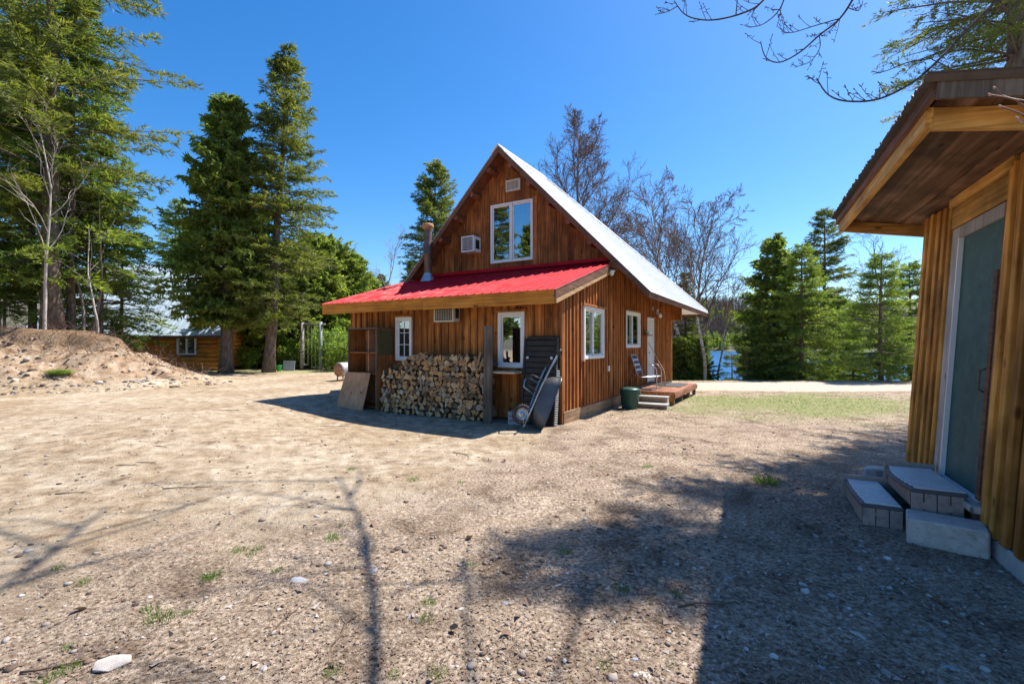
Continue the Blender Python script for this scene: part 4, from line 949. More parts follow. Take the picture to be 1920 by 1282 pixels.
# near, far and back walls
for k, nm in ((K0, 0), (K1, 1)):
    m_ = MB(); y0, y1 = (k, k + .05) if nm == 0 else (k - .05, k)
    m_.hexa([(.03, y0, .13), (SX1, y0, .13), (SX1, y1, .13), (.03, y1, .13)], [(.03, y0, 3.04), (SX1, y0, 2.81), (SX1, y1, 2.81), (.03, y1, 3.04)]); ww = m_.build('wall', M['shedb'], shed)
    for i in range(9):
        x = .05 + i * .21; yy = (k - .022, k - .001) if nm == 0 else (k + .001, k + .022)
        MB().box(x, x + .05, yy[0], yy[1], .13, 2.80).build('batten', M['shedt'], ww)
MB().box(SX1 - .05, SX1, K0 + .05, K1 - .05, .13, 2.81).build('wall', M['shedb'], shed)
MB().box(-.03, SX1 + .02, K0 - .02, K1 + .02, -.15, .125).build('foundation', M['concrete2'], shed, bevel=.01)
# door with weathered frame
MB().box(-.03, .05, 1.265, 1.448, .30, 2.735).build('door_frame', M['palegrey_w'], shed, bevel=.005)
MB().box(-.03, .05, .332, .39, .30, 2.735).build('door_frame', M['rake'], shed, bevel=.005)
MB().box(-.028, .05, .392, 1.263, 2.62, 2.735).build('door_head', M['palegrey_w'], shed, bevel=.005)
MB().box(-.038, .0, 1.245, 1.264, .33, 2.62).build('door_stop', M['white'], shed)
dd = MB().box(.0, .03, .46, 1.244, .34, 2.62).build('door', M['tealpane'], shed)
MB().box(-.04, .0, .392, .455, .33, 2.2).build('door_edge', M['rake'], dd, bevel=.004)
MB().tube([(-.002, .53, 1.20), (-.05, .53, 1.22), (-.05, .53, 1.38), (-.002, .53, 1.40)], .009, 8).build('handle', M['flue'], dd, True)
MB().box(-.11, .05, .30, 1.47, .245, .30).build('sill', M['palegrey_w'], shed, bevel=.008)
MB().box(-.05, .02, .36, 1.42, .13, .244).build('sill_support', M['greyplank'], shed)
MB().box(-.02, .0, .46, 1.24, .302, .335).build('threshold', M['white'], shed)
# roof
XL, XR, YN, YF = -.84, 2.2, -.86, 2.78
def roofslab(x0, x1, y0, y1, z0, z1, name, mat):
    MB().hexa([(x0, y0, sl(x0) + z0), (x1, y0, sl(x1) + z0), (x1, y1, sl(x1) + z0), (x0, y1, sl(x0) + z0)], [(x0, y0, sl(x0) + z1), (x1, y0, sl(x1) + z1), (x1, y1, sl(x1) + z1), (x0, y1, sl(x0) + z1)]).build(name, mat, shed)
xb = [XL + .06 + .30 * k for k in range(11)]
for i in range(10): roofslab(xb[i] + .003, min(XR - .05, xb[i + 1] - .003), YN + .05, YF - .03, random.uniform(-.006, .002), .024, 'roof_plank', M['plyroof_y'])
roofslab(XL + .03, XL + .075, YN + .26, YF - .06, -.145, -.004, 'fascia_beam', M['shedbeam_y'])
roofslab(XL + .0, XL + .032, YN + .03, YF, -.03, .058, 'drip_board', M['rake'])
roofslab(XL + .076, XR - .1, YN + .26, YN + .30, -.15, -.006, 'roof_beam', M['shedbeam_x'])
roofslab(XL + .076, XR - .1, YF - .13, YF - .09, -.14, -.006, 'roof_beam', M['shedbeam_x'])
roofslab(XL + .03, XR - .1, YF - .05, YF - .015, -.085, .018, 'roof_beam', M['rake'])
roofslab(XL + .02, XR - .1, YN, YN + .03, -.06, .05, 'edge_board', M['greyplank'])
prof = []; y = YN - .05; k = 0
while y < YF + .05: prof.append((y, .016 * math.cos(k * math.pi / 2))); y += .019; k += 1
for s_ in range(3):                                     # three overlapping corrugated sheets
    a = int(len(prof) * s_ / 3); b_ = min(len(prof) - 1, int(len(prof) * (s_ + 1) / 3) + 1)
    pm = MB(); q = prof[a:b_ + 1]
    for yy, z_ in q:
        j = random.uniform(-.012, .012)
        pm.v += [(XL - .05 + j, yy, sl(XL - .05) + .066 + z_), (XR, yy, sl(XR) + .066 + z_), (XL - .05 + j, yy, sl(XL - .05) + .052 + z_), (XR, yy, sl(XR) + .052 + z_)]
    for k in range(len(q) - 1):
        i0, i1 = 4 * k, 4 * k + 4
        pm.f += [(i0, i0 + 1, i1 + 1, i1), (i0 + 2, i1 + 2, i1 + 3, i0 + 3), (i0, i1, i1 + 2, i0 + 2)]; pm.m += [0, 0, 0]
    pm.build('roof_sheet', M['shedroof'], shed)
roofslab(XL + .04, XR - .06, YN + .05, YF - .03, .03, .048, 'batten_sheet', M['greyplank'])

# plastic steps, concrete block, stone
ps = thing('plastic_steps', 'taupe plastic two tread steps with grooved grey tops at the shed door', 'steps', SP, (0, 0, SROT))
def tread(x0, x1, y0, y1, z, bow, n=9):
    # bowed front edge; ribs along x
    m_ = MB()
    pts = [(x0 - bow * math.sin(math.pi * k / 8), y0 + (y1 - y0) * k / 8) for k in range(9)]
    poly = pts + [(x1, y1), (x1, y0)]
    m_.extr(poly, lambda a, b, k: (a, b, z - .032 if k == 0 else z), 0)
    t = m_.build('tread', M['step_groove'], ps, bevel=.006)
    for k in range(n):
        yy = y0 + .035 + (y1 - y0 - .07) * k / (n - 1); fx = (yy - y0) / (y1 - y0)
        MB().box(x0 - bow * math.sin(math.pi * fx) + .03, x1 - .015, yy - .026, yy + .026, z + .0005, z + .012).build('tread_rib', M['step_top'], t, bevel=.003)
    return t
def side(x0, x1, y, z0, z1, flip=1):
    n = max(2, round((x1 - x0) / .085))
    for k in range(n):
        a = x0 + (x1 - x0) * k / n
        s_ = MB().box(a + .0035, a + (x1 - x0) / n - .0035, y, y + .02, z0, z1).build('side_plank', M['step_side'], ps, bevel=.003)
        if k < n - 1 and k % 2 == 0: MB().box(a + (x1 - x0) / n - .028, a + (x1 - x0) / n + .028, y - .005, y - .001, z0 + (z1 - z0) * .62, z0 + (z1 - z0) * .78).build('clip_plate', M['step_side'], s_)
    MB().box(x0 + .002, x1 - .002, y + .021, y + .03, z0, z1).build('side_back', M['rake'], ps)
G0 = -.02
tread(-.78, -.48, .44, 1.28, .185, .015, 11); tread(-.43, -.06, .44, 1.28, .365, .05, 11)
side(-.77, -.48, .45, G0, .152); side(-.43, -.08, .45, G0, .332)
MB().box(-.80, -.44, 1.285, 1.315, G0, .235).build('side_rim', M['step_side'], ps, bevel=.004); MB().box(-.44, -.04, 1.285, 1.315, G0, .415).build('side_rim', M['step_side'], ps, bevel=.004)
for k in range(9):
    y = .47 + k * .09; MB().box(-.41, -.39, y, y + .084, .187, .33).build('riser_plank', M['step_side'], ps, bevel=.003); MB().box(-.765, -.745, y, y + .084, G0, .15).build('riser_plank', M['step_side'], ps, bevel=.003)
cbk = thing('concrete_block', 'plain grey concrete block step lying beside the plastic steps', 'block', (3.475, 3.765, -.03), (0, 0, math.atan2(-.301, .37)))
m_ = MB(); 
import bmesh
m_.box(-.24, .24, -.15, .15, 0, .225).build('block', M['concrete'], cbk, bevel=.012)
stn = thing('flat_stone', 'flat grey stone lying behind the plastic shed steps', 'stone', (4.28, 5.52, gz(4.28, 5.52)), (0, 0, .3))
m_ = MB(); pol = [(.17 * math.cos(a) * random.uniform(.85, 1.1), .12 * math.sin(a) * random.uniform(.85, 1.1)) for a in np.linspace(0, 6.28, 9)[:-1]]
m_.extr(pol, lambda a, b, k: (a * (1 - .12 * k), b * (1 - .12 * k), .14 * k), 0); m_.build('stone', M['concrete2'], stn, bevel=.015)

# ------------------------------------------------------------------ log cabin behind the bank, yard things on the left
lcab = thing('log_cabin', 'orange log cabin with long pale metal roof beyond the dirt bank', 'cabin', (-14.9, 24.0, .28), (0, 0, R(3)))
CW, CD, CH = 8.6, 7.0, 2.02
CWIN = (-2.05, -1.25, .85, 1.75)
nlg = 9; lh = CH / nlg
fw = MB().box(-CW, 0, .14, .2, 0, CH).build('wall', M['interior'], lcab)
for k in range(nlg):
    z = lh * (k + .5); segs = [(-CW - .15, .15)]
    if z + lh * .4 > CWIN[2] and z - lh * .4 < CWIN[3]: segs = [(-CW - .15, CWIN[0]), (CWIN[1], .15)]
    for a, b in segs: MB().tube([(a, .07, z), (b, .07, z)], lh * .54, 10).build('log', M['logwall'], fw, True)
rw = MB().box(-.06, 0.0, .2, CD, 0, CH).build('wall', M['interior'], lcab)
for k in range(nlg): MB().tube([(.0, -.1, lh * (k + .98)), (.0, CD, lh * (k + .98))], lh * .52, 8).build('log', M['logwall'], rw, True)
MB().box(-CW, -CW + .1, .2, CD, 0, CH).build('wall', M['logwall'], lcab); MB().box(-CW, 0, CD - .1, CD, 0, CH).build('wall', M['logwall'], lcab)
cw_ = MB(); a0, a1, z0, z1 = CWIN
for q in ((a0 - .07, a1 + .07, z0 - .07, z0), (a0 - .07, a1 + .07, z1, z1 + .07), (a0 - .07, a0, z0, z1), (a1, a1 + .07, z0, z1), ((a0 + a1) / 2 - .03, (a0 + a1) / 2 + .03, z0, z1)): cw_.box(q[0], q[1], -.09, .0, q[2], q[3])
cwo = cw_.build('window', M['white'], lcab)
for s in (0, 1): c0 = a0 + s * ((a1 - a0) / 2 + .03); MB().box(c0, c0 + (a1 - a0) / 2 - .03, -.045, -.04, z0, z1).build('pane', M['glass'], cwo)
for s in (0, 1):
    ya, yb_ = (-.7, CD / 2) if s == 0 else (CD + .7, CD / 2); za, zb_ = CH - .28, CH + 3.9
    nP = 9; pw = (CW + 1.2) / nP
    for i in range(nP):
        x0 = -CW - .6 + i * pw; pr = []
        for k in range(3): xx = x0 + pw * k / 3; pr += [(xx, 0), (xx + .01, .022), (xx + .03, .022), (xx + .04, 0)]
        pr.append((x0 + pw, 0)); pm = MB()
        for xx, z_ in pr: pm.v += [(xx, ya, za + z_), (xx, yb_, zb_ + z_)]
        for k in range(len(pr) - 1): pm.f.append((2 * k, 2 * k + 1, 2 * k + 3, 2 * k + 2)); pm.m.append(0)
        pm.build('roof_panel', M['cabinroof'], lcab)
    MB().hexa([(-CW - .6, ya, za - .14), (.6, ya, za - .14), (.6, yb_, zb_ - .14), (-CW - .6, yb_, zb_ - .14)], [(-CW - .6, ya, za - .01), (.6, ya, za - .01), (.6, yb_, zb_ - .01), (-CW - .6, yb_, zb_ - .01)]).build('roof_deck', M['rake'], lcab)
for x in (0.0, -CW + .1): MB().add([(x - .06, .14, CH), (x - .06, CD, CH), (x - .06, CD / 2, CH + 3.5), (x, .14, CH), (x, CD, CH), (x, CD / 2, CH + 3.5)], [(0, 1, 2), (3, 5, 4), (0, 3, 4, 1), (1, 4, 5, 2), (2, 5, 3, 0)]).build('gable_end', M['logwall'], lcab)

def yard(px, Y): return ((px - 960) / FPX * Y, Y)
# swing set
x0, y0 = yard(566, 24.5); x1, y1 = yard(601, 24.5)
sws = thing('swing_set', 'home made swing frame with birch post and grey steel post by the hedge', 'swing set', ((x0 + x1) / 2, y0, gz(x0, y0)))
hx = (x1 - x0) / 2
MB().tube([(-hx, 0, -.1), (-hx + .01, 0, 1.2), (-hx + .03, 0, 2.45)], [.10, .09, .085], 12).build('birch_post', M['birchdark'], sws, True)
MB().tube([(hx, 0, -.1), (hx, 0, 2.5)], .09, 12).build('steel_post', M['postgrey'], sws, True)
MB().tube([(-hx - .2, 0, 2.36), (hx + .25, 0, 2.36)], .06, 10).build('cross_beam', M['barkgrey'], sws, True)
for i, (c, zs) in enumerate(((-.27, .25), (.13, .12))):
    sg = MB().box(c - .11, c + .11, -.09, .09, zs, zs + .03).build('swing_seat', M['rope'], sws, bevel=.004)
    for s in (-.1, .1): MB().tube([(c + s, 0, zs + .02), (c + s, 0, 2.36)], .008, 6).build('rope', M['rope'], sg)
# grey board, green bucket, rusty tank
x, y = yard(541, 23.6); gp = thing('grey_board', 'grey plastic board propped up beside the leaning spruce trunk', 'board', (x, y, gz(x, y)), (R(-12), 0, .1))
MB().box(-.28, .28, 0, .03, 0, .52).build('board', M['greypanel'], gp, bevel=.008)
for q in ((-.28, .28, .48, .52), (-.28, -.24, .02, .48), (.24, .28, .02, .48), (-.24, .24, .3, .33)): MB().box(q[0], q[1], -.015, -.001, q[2], q[3]).build('rim', M['greypanel'], gp)
x, y = yard(523.5, 23.4); gb = thing('green_bucket', 'small bright green bucket at the foot of the leaning spruce', 'bucket', (x, y, gz(x, y) - .01))
MB().lathe([(0, 0), (.10, 0), (.135, .28), (.145, .285), (.145, .30), (.13, .30), (.098, .02), (0, .02)], 20).build('bucket_body', M['green_bucket'], gb, True)
MB().tube([(-.14, 0, .28), (-.11, -.06, .2), (0, -.14, .15), (.11, -.06, .2), (.14, 0, .28)], .005, 6).build('handle', M['galv'], gb)
x, y = yard(640, 17.6); zt_ = gz(x, y)
tk = thing('rusty_tank', 'rusty round ended metal tank on small feet behind the house corner', 'tank', (x, y, zt_), (0, 0, R(62)))
Mx = Matrix.Rotation(R(90), 4, 'Y')
MB().lathe([(.25, -.15), (.26, -.13), (.26, .85), (.25, .87), (0, .9)], 24, M=Matrix.Translation((0, 0, .42)) @ Mx).build('shell', M['tank'], tk, True)
MB().lathe([(0, -.21), (.12, -.20), (.2, -.175), (.262, -.13), (.262, -.10)], 24, M=Matrix.Translation((0, 0, .42)) @ Mx).build('end_cap', M['rust'], tk, True)
for a in (-.05, .7):
    for s in (-.16, .16): MB().tube([(a, s, -.03), (a, s * .8, .24)], .025, 8).build('foot', M['rust'], tk)

# ------------------------------------------------------------------ trees
def tris_mesh(name, c, d, nrm, ln, wd, mat):
    """leaf triangles: base centre c, direction d, side vector nrm"""
    n = len(c); V = np.empty((n, 3, 3), np.float32)
    V[:, 0] = c - nrm * (wd[:, None] / 2); V[:, 1] = c + nrm * (wd[:, None] / 2); V[:, 2] = c + d * ln[:, None]
    return fastmesh(name, V.reshape(-1, 3), np.arange(3 * n).reshape(n, 3), [mat])
def unit(v): return v / (np.linalg.norm(v, axis=-1, keepdims=True) + 1e-9)
def seg_tubes(P0, P1, R0, R1, k):
    P0, P1 = np.asarray(P0, float), np.asarray(P1, float); R0, R1 = np.asarray(R0, float), np.asarray(R1, float)
    d = unit(P1 - P0); up = np.where(np.abs(d[:, 2:3]) < .9, np.array([[0, 0, 1.]]), np.array([[1., 0, 0]]))
    a = unit(np.cross(d, up)); b = np.cross(a, d); n = len(P0)
    t = np.arange(k) * 2 * np.pi / k; ring = a[:, None] * np.cos(t)[None, :, None] + b[:, None] * np.sin(t)[None, :, None]
    V = np.concatenate([P0[:, None] + ring * R0[:, None, None], P1[:, None] + ring * R1[:, None, None]], 1)
    base = (np.arange(n) * 2 * k)[:, None]; i = np.arange(k); j = (i + 1) % k
    Fq = np.stack([base + i, base + j, base + k + j, base + k + i], -1).reshape(-1, 4)
    return V.reshape(-1, 3), Fq

def conifer(seed, H, rad, z0, kind='spruce', dens=1.0, leaf=.16, droop=.25, shape=1.0, lean=(0, 0), gap=.0, trunk_r=None, nlm=1.0):
    """returns trunk, limb and crown meshes around the origin"""
    g = np.random.default_rng(seed); tr = trunk_r or H * .0135
    zs = np.linspace(0, H, 16); ax = np.stack([lean[0] * zs / H + .03 * np.sin(zs * .7 + seed), lean[1] * zs / H, zs], -1)
    rr_ = tr * (1 - zs / H) ** .85 + .012; rr_[0] *= 1.35
    def axis(z): return np.stack([np.interp(z, zs, ax[:, 0]), np.interp(z, zs, ax[:, 1]), z], -1)
    tm = MB().tube([tuple(p - np.array([0, 0, .25 if i == 0 else 0])) for i, p in enumerate(ax)], list(rr_), 10)
    sp = .30 if kind != 'cedar' else .24
    nb = int((H - z0) / sp * (6 if kind != 'cedar' else 8) * dens)
    bz = z0 + (H - z0) * g.random(nb) ** 1.05 * .985
    if kind != 'cedar': bz = z0 + np.round((bz - z0) / .42) * .42 + g.normal(0, .06, nb); bz = np.clip(bz, z0, H * .992)
    f = (H - bz) / (H - z0); prof = np.minimum(1, f ** (.78 * shape) * 1.12) * (.55 + .45 * smooth(1.0, .82, f))
    ang = g.random(nb) * 2 * np.pi
    lump = 1 + .28 * np.sin(ang * 2 + seed) * np.sin(bz * 1.1 + seed * 2) + g.normal(0, .17, nb)
    L = rad * prof * np.clip(lump, .35, 1.5) + .12
    if gap: L *= np.where(g.random(nb) < gap, .5, 1)
    p0 = axis(bz); hd = np.stack([np.cos(ang), np.sin(ang), np.zeros(nb)], -1); sd_ = np.stack([-np.sin(ang), np.cos(ang), np.zeros(nb)], -1)
    rise = {'spruce': .20, 'fir': .10, 'cedar': .30, 'pine': .22}[kind] + .55 * (1 - f) ** 2 + g.normal(0, .08, nb)
    dr = droop * f
    def bpt(t): return p0 + hd * (L * t)[:, None] + np.array([0, 0, 1.])[None] * (L * (rise * t - dr * t ** 1.6 * 1.6 + .22 * dr * t ** 4))[:, None]
    B0, B1, B2 = p0, bpt(np.full(nb, .5)), bpt(np.full(nb, .96)); br = .006 + (.011 if kind != 'pine' else .006) * L
    V, Fq = seg_tubes(np.concatenate([B0, B1]), np.concatenate([B1, B2]), np.concatenate([br, br * .6]), np.concatenate([br * .6, br * .2]), 4)
    C, D, S, LN, WD = [], [], [], [], []
    ntw = {'spruce': 20, 'fir': 20, 'cedar': 19, 'pine': 26}[kind]; nl = int({'spruce': 10, 'fir': 9, 'cedar': 9, 'pine': 12}[kind] * nlm)
    for k in range(ntw):
        t = np.clip((.16 if kind != 'pine' else .35) + (.86 - (.0 if kind != 'pine' else .2)) * (k + g.random(nb)) / ntw, 0, 1.02)
        keep = g.random(nb) < np.clip(.30 + L * .5, 0, 1)
        b = bpt(t); sgn = np.where(g.random(nb) < .5, -1, 1)[:, None]
        tl = (.10 + .34 * np.minimum(L, 2.6) * (1.1 - t) * (.6 + .6 * g.random(nb)) * .8 + .10)
        td = unit(hd * g.uniform(.45, 1.0, (nb, 1)) + sd_ * sgn * g.uniform(.3, 1.1, (nb, 1)) + np.array([0, 0, 1.]) * g.normal(-.10 if kind != 'cedar' else -.22, .25, (nb, 1)))
        for q in range(nl):
            s = (q + g.random(nb)) / nl
            c = b + td * (tl * s)[:, None] + g.normal(0, .012, (nb, 3))
            jit = unit(g.normal(0, 1, (nb, 3)))
            if kind == 'cedar': d = unit(td * .6 + jit * .75 + np.array([0, 0, -.15]))
            else: d = unit(td * .85 + jit * .62 + np.array([0, 0, .08]))
            sv = unit(np.cross(d, unit(g.normal(0, 1, (nb, 3)) + np.array([0, 0, .5]))))
            C.append(c[keep]); D.append(d[keep]); S.append(sv[keep])
            l_ = leaf * g.uniform(.6, 1.25, nb); w_ = l_ * {'spruce': .24, 'fir': .26, 'cedar': .48, 'pine': .20}[kind]
            LN.append(l_[keep]); WD.append(w_[keep])
    crown = tris_mesh('crown', np.concatenate(C), np.concatenate(D), np.concatenate(S), np.concatenate(LN), np.concatenate(WD), M[{'spruce': 'spruce', 'fir': 'fir', 'cedar': 'cedar', 'pine': 'spruce'}[kind]])
    limbs = fastmesh('limbs', V, Fq, [M['bark']], smoothf=True)
    to = tm.build('trunk', M['bark'], None, True); tme = to.data; bpy.data.objects.remove(to)
    return tme, limbs, crown
TREE_DATA = {}
def place_tree(name, label, data, x, y, z=None, rz=0.0, sc=1.0, group=None, cat='tree', mats=None):
    if z is None: z = gz(x, y)
    t = thing(name, label, cat, (x, y, z - .05), (0, 0, rz), group); t.scale = (sc,) * 3
    for me, nm in zip(data, ('trunk', 'limbs', 'crown')):
        o_ = link(nm, me, t)
        if nm == 'limbs': o_['kind'] = 'stuff'
    return t
def at(px, Y): return ((px - 960) / FPX * Y, Y)

def bare(seed, H, r0, nb=13, spread=.55, up=.35, twig_r=.006, levels=3, stems=1, mat='barkgrey', crown0=.28, lean=(0, 0), counts=(9, 7, 4), tmat=None):
    g = random.Random(seed); segs = []
    def grow(p, d, Ln, r, lev, nseg):
        pts = [p]; step = Ln / nseg; dirs = []
        for i in range(nseg):
            w_ = (.07, .16, .22, .28)[min(lev, 3)]
            d = (d + Vector((g.gauss(0, w_), g.gauss(0, w_), g.gauss(0, w_) + up * (.10 if lev else .12)))).normalized()
            q = pts[-1] + d * step; t0 = i / nseg; t1 = (i + 1) / nseg
            segs.append((pts[-1], q, max(twig_r * .7, r * (1 - t0 * .85)), max(twig_r * .5, r * (1 - t1 * .85)), lev)); pts.append(q); dirs.append(d)
        if lev < levels:
            n = nb if lev == 0 else counts[lev - 1]
            for k in range(n):
                t = crown0 + (1 - crown0) * (k + g.random()) / n if lev == 0 else .2 + .8 * (k + g.random()) / n
                i = min(nseg - 1, int(t * nseg)); fr = t * nseg - i; b = pts[i].lerp(pts[i + 1], min(1, fr))
                ref = dirs[i]; rd = Vector((g.gauss(0, 1), g.gauss(0, 1), g.gauss(0, .5))); rd = (rd - ref * rd.dot(ref)).normalized()
                sp_ = spread * g.uniform(.7, 1.3)
                nd = (ref * math.cos(sp_) + rd * math.sin(sp_)).normalized()
                ln = (Ln * (.42 * (1.15 - t) + .10) if lev == 0 else Ln * (.52 * (1.1 - t * .75))) * g.uniform(.7, 1.25)
                grow(b, nd, ln, max(twig_r, r * (.5 if lev == 0 else .55) * (1.05 - t * .75)), lev + 1, (6, 5, 4, 3)[min(lev + 1, 3)])
    for s in range(stems):
        a = 6.28 * s / max(1, stems) + g.random(); b = Vector((math.cos(a) * .3 * (stems > 1), math.sin(a) * .3 * (stems > 1), -.2))
        d = Vector((lean[0] + (.10 * math.cos(a) if stems > 1 else 0), lean[1] + (.10 * math.sin(a) if stems > 1 else 0), 1)).normalized()
        grow(b, d, H * g.uniform(.85, 1.0), r0 * g.uniform(.8, 1.0), 0, 12)
    out_ = []
    for sel, k in ((lambda l: l == 0, 8), (lambda l: l >= 1, 3)):
        S_ = [s for s in segs if sel(s[4])]
        V, Fq = seg_tubes([tuple(s[0]) for s in S_], [tuple(s[1]) for s in S_], [s[2] for s in S_], [s[3] for s in S_], k)
        out_.append(fastmesh('branches', V, Fq, [M[mat] if k == 8 or not tmat else M[tmat]], smoothf=True))
    return out_
def place_bare(name, label, data, x, y, z=None, rz=0.0, sc=1.0, group=None):
    if z is None: z = gz(x, y)
    t = thing(name, label, 'tree', (x, y, z), (0, 0, rz), group); t.scale = (sc,) * 3
    for me, nm in zip(data, ('trunk', 'crown')): link(nm, me, t)
    return t

# left bank
big = conifer(21, 21, 3.9, 4.5, 'pine', .8, .22, .22, .62, trunk_r=.27, gap=.35)
fir1 = conifer(22, 13, 2.4, 2.2, 'fir', .95, .18, .35, .9, trunk_r=.13)
fir2 = conifer(23, 9.5, 2.2, 1.4, 'fir', .95, .17, .32, .9, trunk_r=.10)
ced1 = conifer(24, 13.2, 2.15, 2.3, 'cedar', 1.1, .22, .30, .95, trunk_r=.27)
spr1 = conifer(25, 15.6, 2.55, 2.4, 'spruce', 1.1, .20, .26, 1.0, lean=(1.0, 0), trunk_r=.25)
spr2 = conifer(26, 13.5, 1.9, 1.2, 'spruce', 1.1, .18, .2, .85)
x, y = at(97, 17); place_tree('white_pine', 'tall broad pine with thick grey trunk on top of the dirt bank', big, x, y, rz=.4)
x, y = at(-10, 22); place_tree('white_pine', 'tall pine standing behind the thick trunked pine on the bank', big, x, y, .3, 2.1, .9)
x, y = at(135, 18.0); place_tree('fir_tree', 'green fir with slim brown trunk on the bank beside the thick pine', fir1, x, y, rz=1.0, sc=1.08)
x, y = at(60, 18.6); place_tree('fir_tree', 'bright green fir rising behind the pale bare sapling on the bank', fir1, x, y, rz=3.0)
x, y = at(190, 19.2); place_tree('fir_tree', 'young feathery fir near the right end of the bank', fir2, x, y, rz=.3, sc=.92)
x, y = at(238, 27.5); place_tree('fir_tree', 'fir standing behind the log cabin roof', fir1, x - 1.5, y + 6, rz=4.0, sc=.9)
x, y = at(228, 21.6); place_tree('fir_tree', 'open young fir in front of the cabin roof past the bank', fir2, x, y, rz=1.2, sc=.86)
x, y = at(-40, 17.0); place_tree('fir_tree', 'bushy fir at the left end of the bank', fir2, x, y, rz=2.0, sc=1.1)
x, y = at(8, 17.4); place_tree('fir_tree', 'low young fir growing at the foot of the bank pines', fir2, x, y, rz=5.0, sc=.42)
sap = bare(31, 8.6, .065, 11, .5, .35, .007, 2, 1, 'barkpale', .30, (.02, 0), (6, 4, 3))
x, y = at(84, 15.9); place_bare('bare_sapling', 'slim pale leafless sapling in front of the firs on the bank', sap, x, y, rz=.5)
x, y = at(182, 17.0); place_bare('birch_sapling', 'thin birch stem with reddish bark leaning on the bank top', bare(32, 4.6, .05, 6, .5, .3, .006, 1, 1, 'barkpale', .4, (.06, 0), (3, 3, 3)), x, y)
for i, (px, Y) in enumerate(((155, 17.6), (172, 18.4))):
    x, y = at(px, Y); place_bare('dead_trunk', ['straight slim dead trunk between the fir and the birch stem', 'slim dark dead trunk behind the birch stem on the bank'][i], bare(33 + i, 6.5, .06, 6, .9, .1, .005, 1, 1, 'barkgrey', .3, (0, 0), (3, 2, 2)), x, y)
# centre left
x, y = at(425, 22.0); place_tree('cedar_tree', 'dense dark cedar hanging over the log cabin corner', ced1, x, y, rz=.2)
x, y = at(503, 22.6); place_tree('spruce_tree', 'tall leaning spruce with bare lower trunk by the green bucket', spr1, x, y)
x, y = at(360, 31); place_tree('cedar_tree', 'cedar behind the log cabin beside the dense dark one', ced1, x, y, rz=2.2, sc=.72)
hed = conifer(41, 6.4, 1.75, .15, 'cedar', 1.5, .21, .1, .62, trunk_r=.10)
HEDGE = [('bushy cedar between the cedar trunk and the leaning spruce', 466, 27, .92), ('bushy cedar right behind the leaning spruce trunk', 520, 27.5, 1.0), ('bushy cedar behind the swing birch post', 562, 28, 1.15), ('bushy cedar behind the grey steel swing post', 604, 28.5, 1.22), ('bushy cedar rising above the left end of the red roof', 645, 30, 1.12), ('bushy cedar hidden behind the red roof eave', 685, 32, .9)]
for i, (lb, px, Y, s) in enumerate(HEDGE):
    x, y = at(px, Y); place_tree('hedge_cedar', lb, hed, x, y, rz=i * 1.3, sc=s, group='cedars behind the swing set')
# broadleaf evergreen shrubs in front of the hedge
def shrub(seed, H, rad, n=5200, leaf=.11):
    g = np.random.default_rng(seed); u = unit(g.normal(0, 1, (n, 3))); r = g.random(n) ** .45
    c = u * r[:, None] * np.array([rad, rad, H * .52]) * (1 + .3 * np.sin(u[:, :1] * 7 + seed) * np.sin(u[:, 2:] * 6)); c[:, 2] += H * .5; c = c[c[:, 2] > .04]; n = len(c)
    d = unit(g.normal(0, 1, (n, 3)) + np.array([0, 0, .1])); s = unit(np.cross(d, g.normal(0, 1, (n, 3)))); l_ = leaf * g.uniform(.6, 1.3, n)
    cr = tris_mesh('foliage', c, d, s, l_, l_ * .6, M['shrub'])
    P0, P1 = [], []
    for k in range(26):
        a = g.random() * 6.28; P0.append((0, 0, -.05)); P1.append((math.cos(a) * rad * .6 * g.random(), math.sin(a) * rad * .6 * g.random(), H * g.uniform(.5, .9)))
    V, Fq = seg_tubes(P0, P1, np.full(26, .018), np.full(26, .006), 4)
    return fastmesh('stems', V, Fq, [M['bark']]), cr
shr = shrub(51, 1.9, 1.0)
SHR = [('leafy green shrub between the cedar and leaning spruce trunks', 468, 25.4, .62), ('leafy green shrub behind the grey board', 545, 25.8, .85), ('leafy green shrub behind the swing seats', 583, 26, 1.1), ('leafy green shrub beside the grey steel swing post', 622, 25.5, 1.15), ('leafy green shrub behind the rusty tank', 650, 24, 1.0)]
for i, (lb, px, Y, s) in enumerate(SHR):
    x, y = at(px, Y); t = thing('leafy_shrub', lb, 'shrub', (x, y, gz(x, y)), (0, 0, i * 1.1), 'shrubs by the swing set'); t.scale = (s,) * 3
    link('stems', shr[0], t); link('foliage', shr[1], t)
x, y = at(112, 14.2); t = thing('low_weed', 'low green weed clump at the foot of the dirt bank', 'weed', (x, y, gz(x, y) - .02), (0, 0, 0)); t.scale = (.42, .25, .08); link('stems', shr[0], t); link('foliage', shr[1], t)
# behind the house
spf = conifer(27, 17.5, 3.0, 2.5, 'spruce', 1.1, .24, .3, .8)
x, y = at(816, 41); place_tree('spruce_tree', 'distant spruce rising behind the flue pipe', spf, x, y, 0.0, .4)
x, y = at(772, 46); place_tree('spruce_tree', 'small distant spruce peeking over the lower left roof edge', spf, x, y, 0.0, 2.0, .56)
x, y = at(716, 48); place_tree('spruce_tree', 'small distant pine behind the bare grey tree', spf, x, y, 0.0, 3.0, .5)
x, y = at(703, 44); place_bare('bare_tree', 'hazy grey leafless tree over the left end of the red roof', bare(35, 11.5, .14, 15, .6, .35, .010, 3, 2, 'barkpale', .25, (0, 0), (8, 6, 4)), x, y, 0.0)
bt1 = bare(36, 15.2, .20, 24, .66, .45, .013, 3, 1, 'barkgrey', .30, (0, 0), (19, 12, 7), 'twigred')
x, y = at(1052, 31); place_bare('bare_tree', 'tall leafless tree standing behind the white roof ridge', bt1, x, y, -.6, .3)
